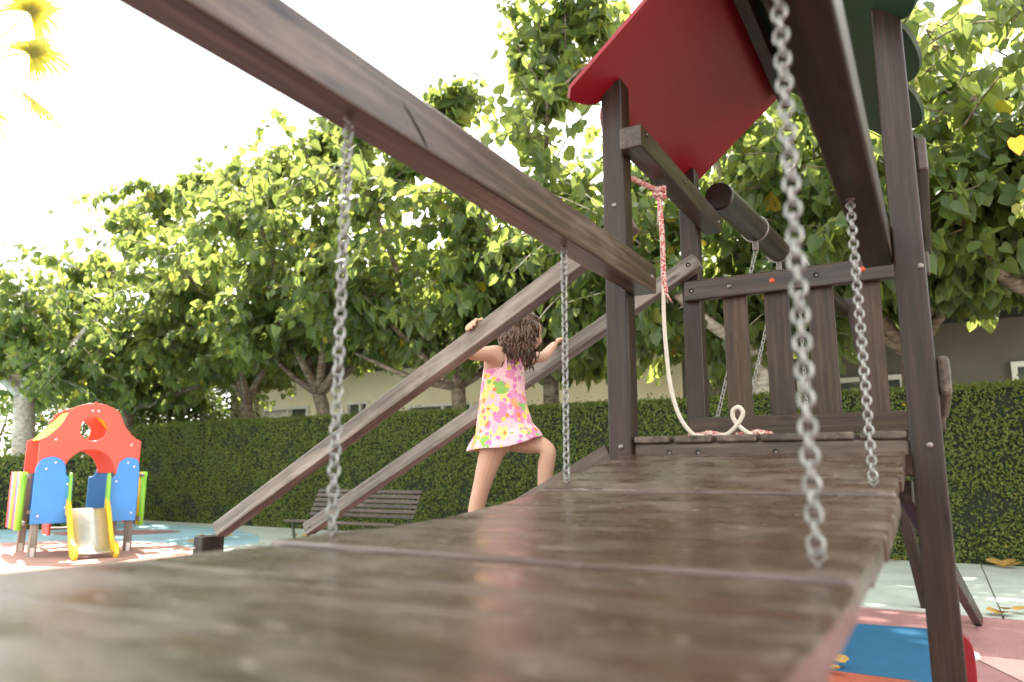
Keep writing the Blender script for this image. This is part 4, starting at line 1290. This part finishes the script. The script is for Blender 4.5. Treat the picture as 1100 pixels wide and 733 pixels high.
# the leg that carries her is the one on the camera's left, the other one steps up the ramp
body_ch = [
    [(pel, .085), (V((-1.745, 2.95, 1.32)), .078), (chest, .086), (V((-1.735, 2.953, 1.555)), .07), (neck0, .04), (neck1, .034)],
    [(V((-1.735, 2.953, 1.555)), .07), (shR, .042), (shR.lerp(elR, .5), .034), (elR, .027), (elR.lerp(haR, .5), .025), (haR, .018)],
    [(V((-1.735, 2.953, 1.555)), .07), (shL, .042), (shL.lerp(elL, .5), .034), (elL, .027), (elL.lerp(haL, .5), .025), (haL, .018)],
    [(pel, .085), (hR, .07), (hR.lerp(kR, .5), .055), (kR, .041), (kR.lerp(aR, .35) + V((-.008, 0, 0)), .042), (aR, .026), (aR + V((.0, 0, -.03)), .026), (aR + V((.09, 0, -.02)), .018)],
    [(pel, .085), (hL, .07), (hL.lerp(kL, .5), .058), (kL, .042), (kL.lerp(aL, .35) + V((-.008, 0, 0)), .042), (aL, .026), (aL + V((.0, 0, -.03)), .026), (aL + V((.09, 0, -.02)), .018)],
]
bm = bmesh.new()
me = skin_mesh(body_ch); bm.from_mesh(me)
# hands: palm lies on the rail, fingers curl over its far side
def hand(wrist, palm_dir, across, curl):
    """palm_dir: wrist->knuckles; across: towards thumb; curl: where the fingers bend to"""
    pd = palm_dir.normalized(); ac = across.normalized(); cu = curl.normalized()
    k_ = 1.18
    ms = [skin_mesh([[(wrist - pd * .012, .017), (wrist + pd * .022 + ac * .012, .016), (wrist + pd * .05 + ac * .016, .012)], [(wrist - pd * .012, .017), (wrist + pd * .022 - ac * .012, .015), (wrist + pd * .05 - ac * .016, .011)], [(wrist - pd * .012, .017), (wrist + pd * .05, .013)]], 1)]
    for o, L in ((.021, .9), (.0072, 1.05), (-.0072, 1.0), (-.021, .78)):
        b0 = wrist + pd * .04 + ac * o
        b1 = wrist + pd * (.046 + .022 * L) + ac * o * 1.15 + cu * .006
        b2 = b1 + (pd * .35 + cu * .95).normalized() * .02 * L
        b3 = b2 + (pd * -.15 + cu).normalized() * .016 * L
        ms.append(skin_mesh([[(b0, .0082), (b1, .0078), (b2, .007), (b3, .0055)]], 1))
    t0 = wrist + pd * .014 + ac * .014
    t1 = t0 + (ac * 1.0 + pd * .5).normalized() * .025
    t2 = t1 + (ac * .3 + pd * .8 + cu * .6).normalized() * .02
    ms.append(skin_mesh([[(t0, .0095), (t1, .0085), (t2, .0062)]], 1))
    return ms
rail_dir = V((1, 0, 0.545)).normalized()
# camera side hand: comes up from behind the near rail and closes over it towards the camera
hands = hand(haR + V((0, -.002, .006)), V((.06, -1, .0)), rail_dir, V((.12, -.12, -1)))
hands += hand(haL + V((.0, 0, .008)), V((.55, .75, .25)), V((.6, -.7, .1)), V((.05, .2, -1)))
for h in hands: bm.from_mesh(h)
# head
HC = V((-1.645, 2.972, 1.685))
fd = V((0.86, 0.36, -0.36)).normalized()         # where the face points: ahead and down
rt_ = fd.cross(V((0, 0, 1))).normalized(); upv = rt_.cross(fd).normalized()
hb = bmesh.new(); bmesh.ops.create_uvsphere(hb, u_segments=32, v_segments=24, radius=1.0)
for v in hb.verts:
    p = v.co.copy()                 # local: x right, y forward, z up
    x, y, z = p.x * .070, p.y * .086, p.z * .094
    if z < 0:
        k = 1 - 0.30 * (z / -.094) ** 1.6; x *= k
        if y < 0: y *= 1 - .35 * (z / -.094)
        y += .010 * (z / -.094)
    # nose
    d2 = (x / .011) ** 2 + ((z + .012) / .018) ** 2
    if y > 0: y += .014 * math.exp(-d2)
    # eye hollows
    for sx in (-1, 1):
        d2 = ((x - sx * .028) / .014) ** 2 + ((z - .006) / .011) ** 2
        if y > 0: y -= .006 * math.exp(-d2)
        d2 = ((x - sx * .03) / .02) ** 2 + ((z + .03) / .022) ** 2
        if y > 0: y += .005 * math.exp(-d2)
    # lips and chin
    d2 = (x / .018) ** 2 + ((z + .046) / .008) ** 2
    if y > 0: y += .006 * math.exp(-d2)
    d2 = (x / .018) ** 2 + ((z + .076) / .014) ** 2
    if y > 0: y += .007 * math.exp(-d2)
    v.co = HC + rt_ * x + fd * y + upv * z
for sx in (-1, 1):
    r_ = bmesh.ops.create_uvsphere(hb, u_segments=12, v_segments=8, radius=1.0)
    for v in r_['verts']:
        p = v.co.copy()
        v.co = HC + rt_ * (sx * .072 + p.x * .009) + fd * (-.005 + p.y * .016) + upv * (-.004 + p.z * .024)
tm = bpy.data.meshes.new('head_tmp'); hb.to_mesh(tm); hb.free(); bm.from_mesh(tm)
tm2 = bpy.data.meshes.new('body_tmp'); bm.to_mesh(tm2); bm.free()
o = bpy.data.objects.new('body_tmp', tm2); COL.objects.link(o)
rm = o.modifiers.new('r', 'REMESH'); rm.mode = 'VOXEL'; rm.voxel_size = 0.0036
sm = o.modifiers.new('s', 'SMOOTH'); sm.iterations = 3; sm.factor = .5
dg = bpy.context.evaluated_depsgraph_get()
bme = bpy.data.meshes.new_from_object(o.evaluated_get(dg))
bpy.data.objects.remove(o)
bme.materials.clear()
put('body', bme, M['skin'], girl, smooth=True)
for sx in (-1, 1):
    eb = bmesh.new(); bmesh.ops.create_uvsphere(eb, u_segments=14, v_segments=10, radius=.0095)
    bmesh.ops.translate(eb, verts=eb.verts, vec=HC + rt_ * sx * .028 + fd * .0705 + upv * .005)
    put('eye', bm_mesh(eb, 'eye'), M['eye'], girl, smooth=True)

# dress: rings from the shoulders to a flared hem
def dress():
    bm = bmesh.new()
    N = 64
    # z, centre x, centre y, half x, half y
    secs = [(1.605, -1.722, 2.953, .054, .064), (1.59, -1.726, 2.953, .070, .086), (1.565, -1.732, 2.953, .082, .097), (1.51, -1.738, 2.953, .090, .100), (1.44, -1.742, 2.952, .096, .106), (1.36, -1.742, 2.95, .102, .112),
            (1.29, -1.74, 2.95, .114, .122), (1.235, -1.738, 2.95, .122, .128), (1.215, -1.736, 2.95, .124, .130), (1.21, -1.736, 2.95, .132, .137), (1.18, -1.735, 2.95, .152, .149), (1.15, -1.735, 2.95, .166, .158), (1.145, -1.735, 2.95, .165, .157)]
    rings = []
    for i, (z, cx, cy, ax, ay) in enumerate(secs):
        ring = []
        low = max(0, (1.36 - z) / .23)
        for j in range(N):
            a = 2 * math.pi * j / N
            fl = 1 + low * (.035 * math.sin(9 * a + 0.6) + .022 * math.sin(14 * a + 2)) + .012 * math.sin(5 * a + z * 30)
            x = ax * fl * math.cos(a); y = ay * fl * math.sin(a)
            zz = z
            # the lifted thigh pushes the front of the hem up and out
            if low > 0:
                fr = max(0, math.cos(a - 0.25)) ** 2
                zz += .062 * low * fr; x += .02 * low * fr
                zz -= .012 * low * max(0, -math.cos(a))
            ring.append(bm.verts.new((cx + x, cy + y, zz)))
        rings.append(ring)
    for a, b in zip(rings[:-1], rings[1:]):
        for j in range(N): bm.faces.new((a[j], a[(j + 1) % N], b[(j + 1) % N], b[j]))
    me = bm_mesh(bm, 'dress')
    o = put('dress', me, M['dress'], girl, smooth=True)
    sd = o.modifiers.new('t', 'SOLIDIFY'); sd.thickness = .004; sd.offset = 1
    su = o.modifiers.new('u', 'SUBSURF'); su.levels = 1; su.render_levels = 1
dress()

# hair: wavy locks from the scalp down over neck and shoulders
def hair():
    rng = np.random.default_rng(21)
    bm = bmesh.new()
    # cap on the skull
    r_ = bmesh.ops.create_uvsphere(bm, u_segments=28, v_segments=20, radius=1.0)
    dele = []
    for v in r_['verts']:
        p = v.co.copy()
        if p.y > .30 and p.z < .62 or p.z < -.35: dele.append(v)
        k = 1 + .03 * mnoise.noise(p * 5)
        v.co = HC + rt_ * p.x * .078 * k + fd * (p.y * .090 * k - .004) + upv * (p.z * .101 * k + .002)
    bmesh.ops.delete(bm, geom=dele, context='VERTS')
    for i in range(330):
        a = rng.uniform(-1.95, 1.95)               # around the back, 0 = straight back
        zz = rng.uniform(-.25, 1.0)
        rr = math.sqrt(max(0.02, 1 - zz * zz))
        x = math.sin(a) * rr; y = -math.cos(a) * rr
        root = HC + rt_ * x * .078 + fd * (y * .09 - .004) + upv * zz * .1
        n = (rt_ * x + fd * y * .9 + upv * zz).normalized()
        L = rng.uniform(.12, .19) + .05 * max(0, zz)
        seg = 12
        p = root.copy(); pts = [p.copy()]
        d = (n * .35 + V((0, 0, -.5)) - upv * .2).normalized()
        ph = rng.uniform(0, 6.28); am = rng.uniform(.006, .017); fq = rng.uniform(30, 48)
        sdv = V((rng.normal(), rng.normal(), rng.normal() * .4)).normalized()
        for k in range(seg):
            d = (d + V((0.02, 0, -.55)) * .6).normalized()
            p = p + d * L / seg
            # stay outside of the head and the torso
            q = p - HC
            e = math.sqrt((q.dot(rt_) / .078) ** 2 + (q.dot(fd) / .09) ** 2 + (q.dot(upv) / .1) ** 2)
            if e < 1.05: p = HC + q * (1.05 / max(e, .2))
            if p.z < 1.60:
                c = V((-1.735, 2.953, p.z)); q = p - c
                rm_ = .108 if p.z < 1.55 else .075
                if q.length < rm_: p = c + q.normalized() * rm_
            s = (k + 1) / seg
            pts.append(p + sdv * am * math.sin(ph + fq * s * L * 2.2) * min(1, s * 2.5))
        w = rng.uniform(.0028, .0072)
        tube_bm(bm, smooth_path(pts, 2), [w * (0.75 + .45 * math.sin(math.pi * min(1, t / 24 * 1.2))) * (1 - (t / 24) ** 4 * .85) for t in range(25)], 5)
    return put('hair', bm_mesh(bm, 'hair'), M['hair'], girl, smooth=True)
hair()
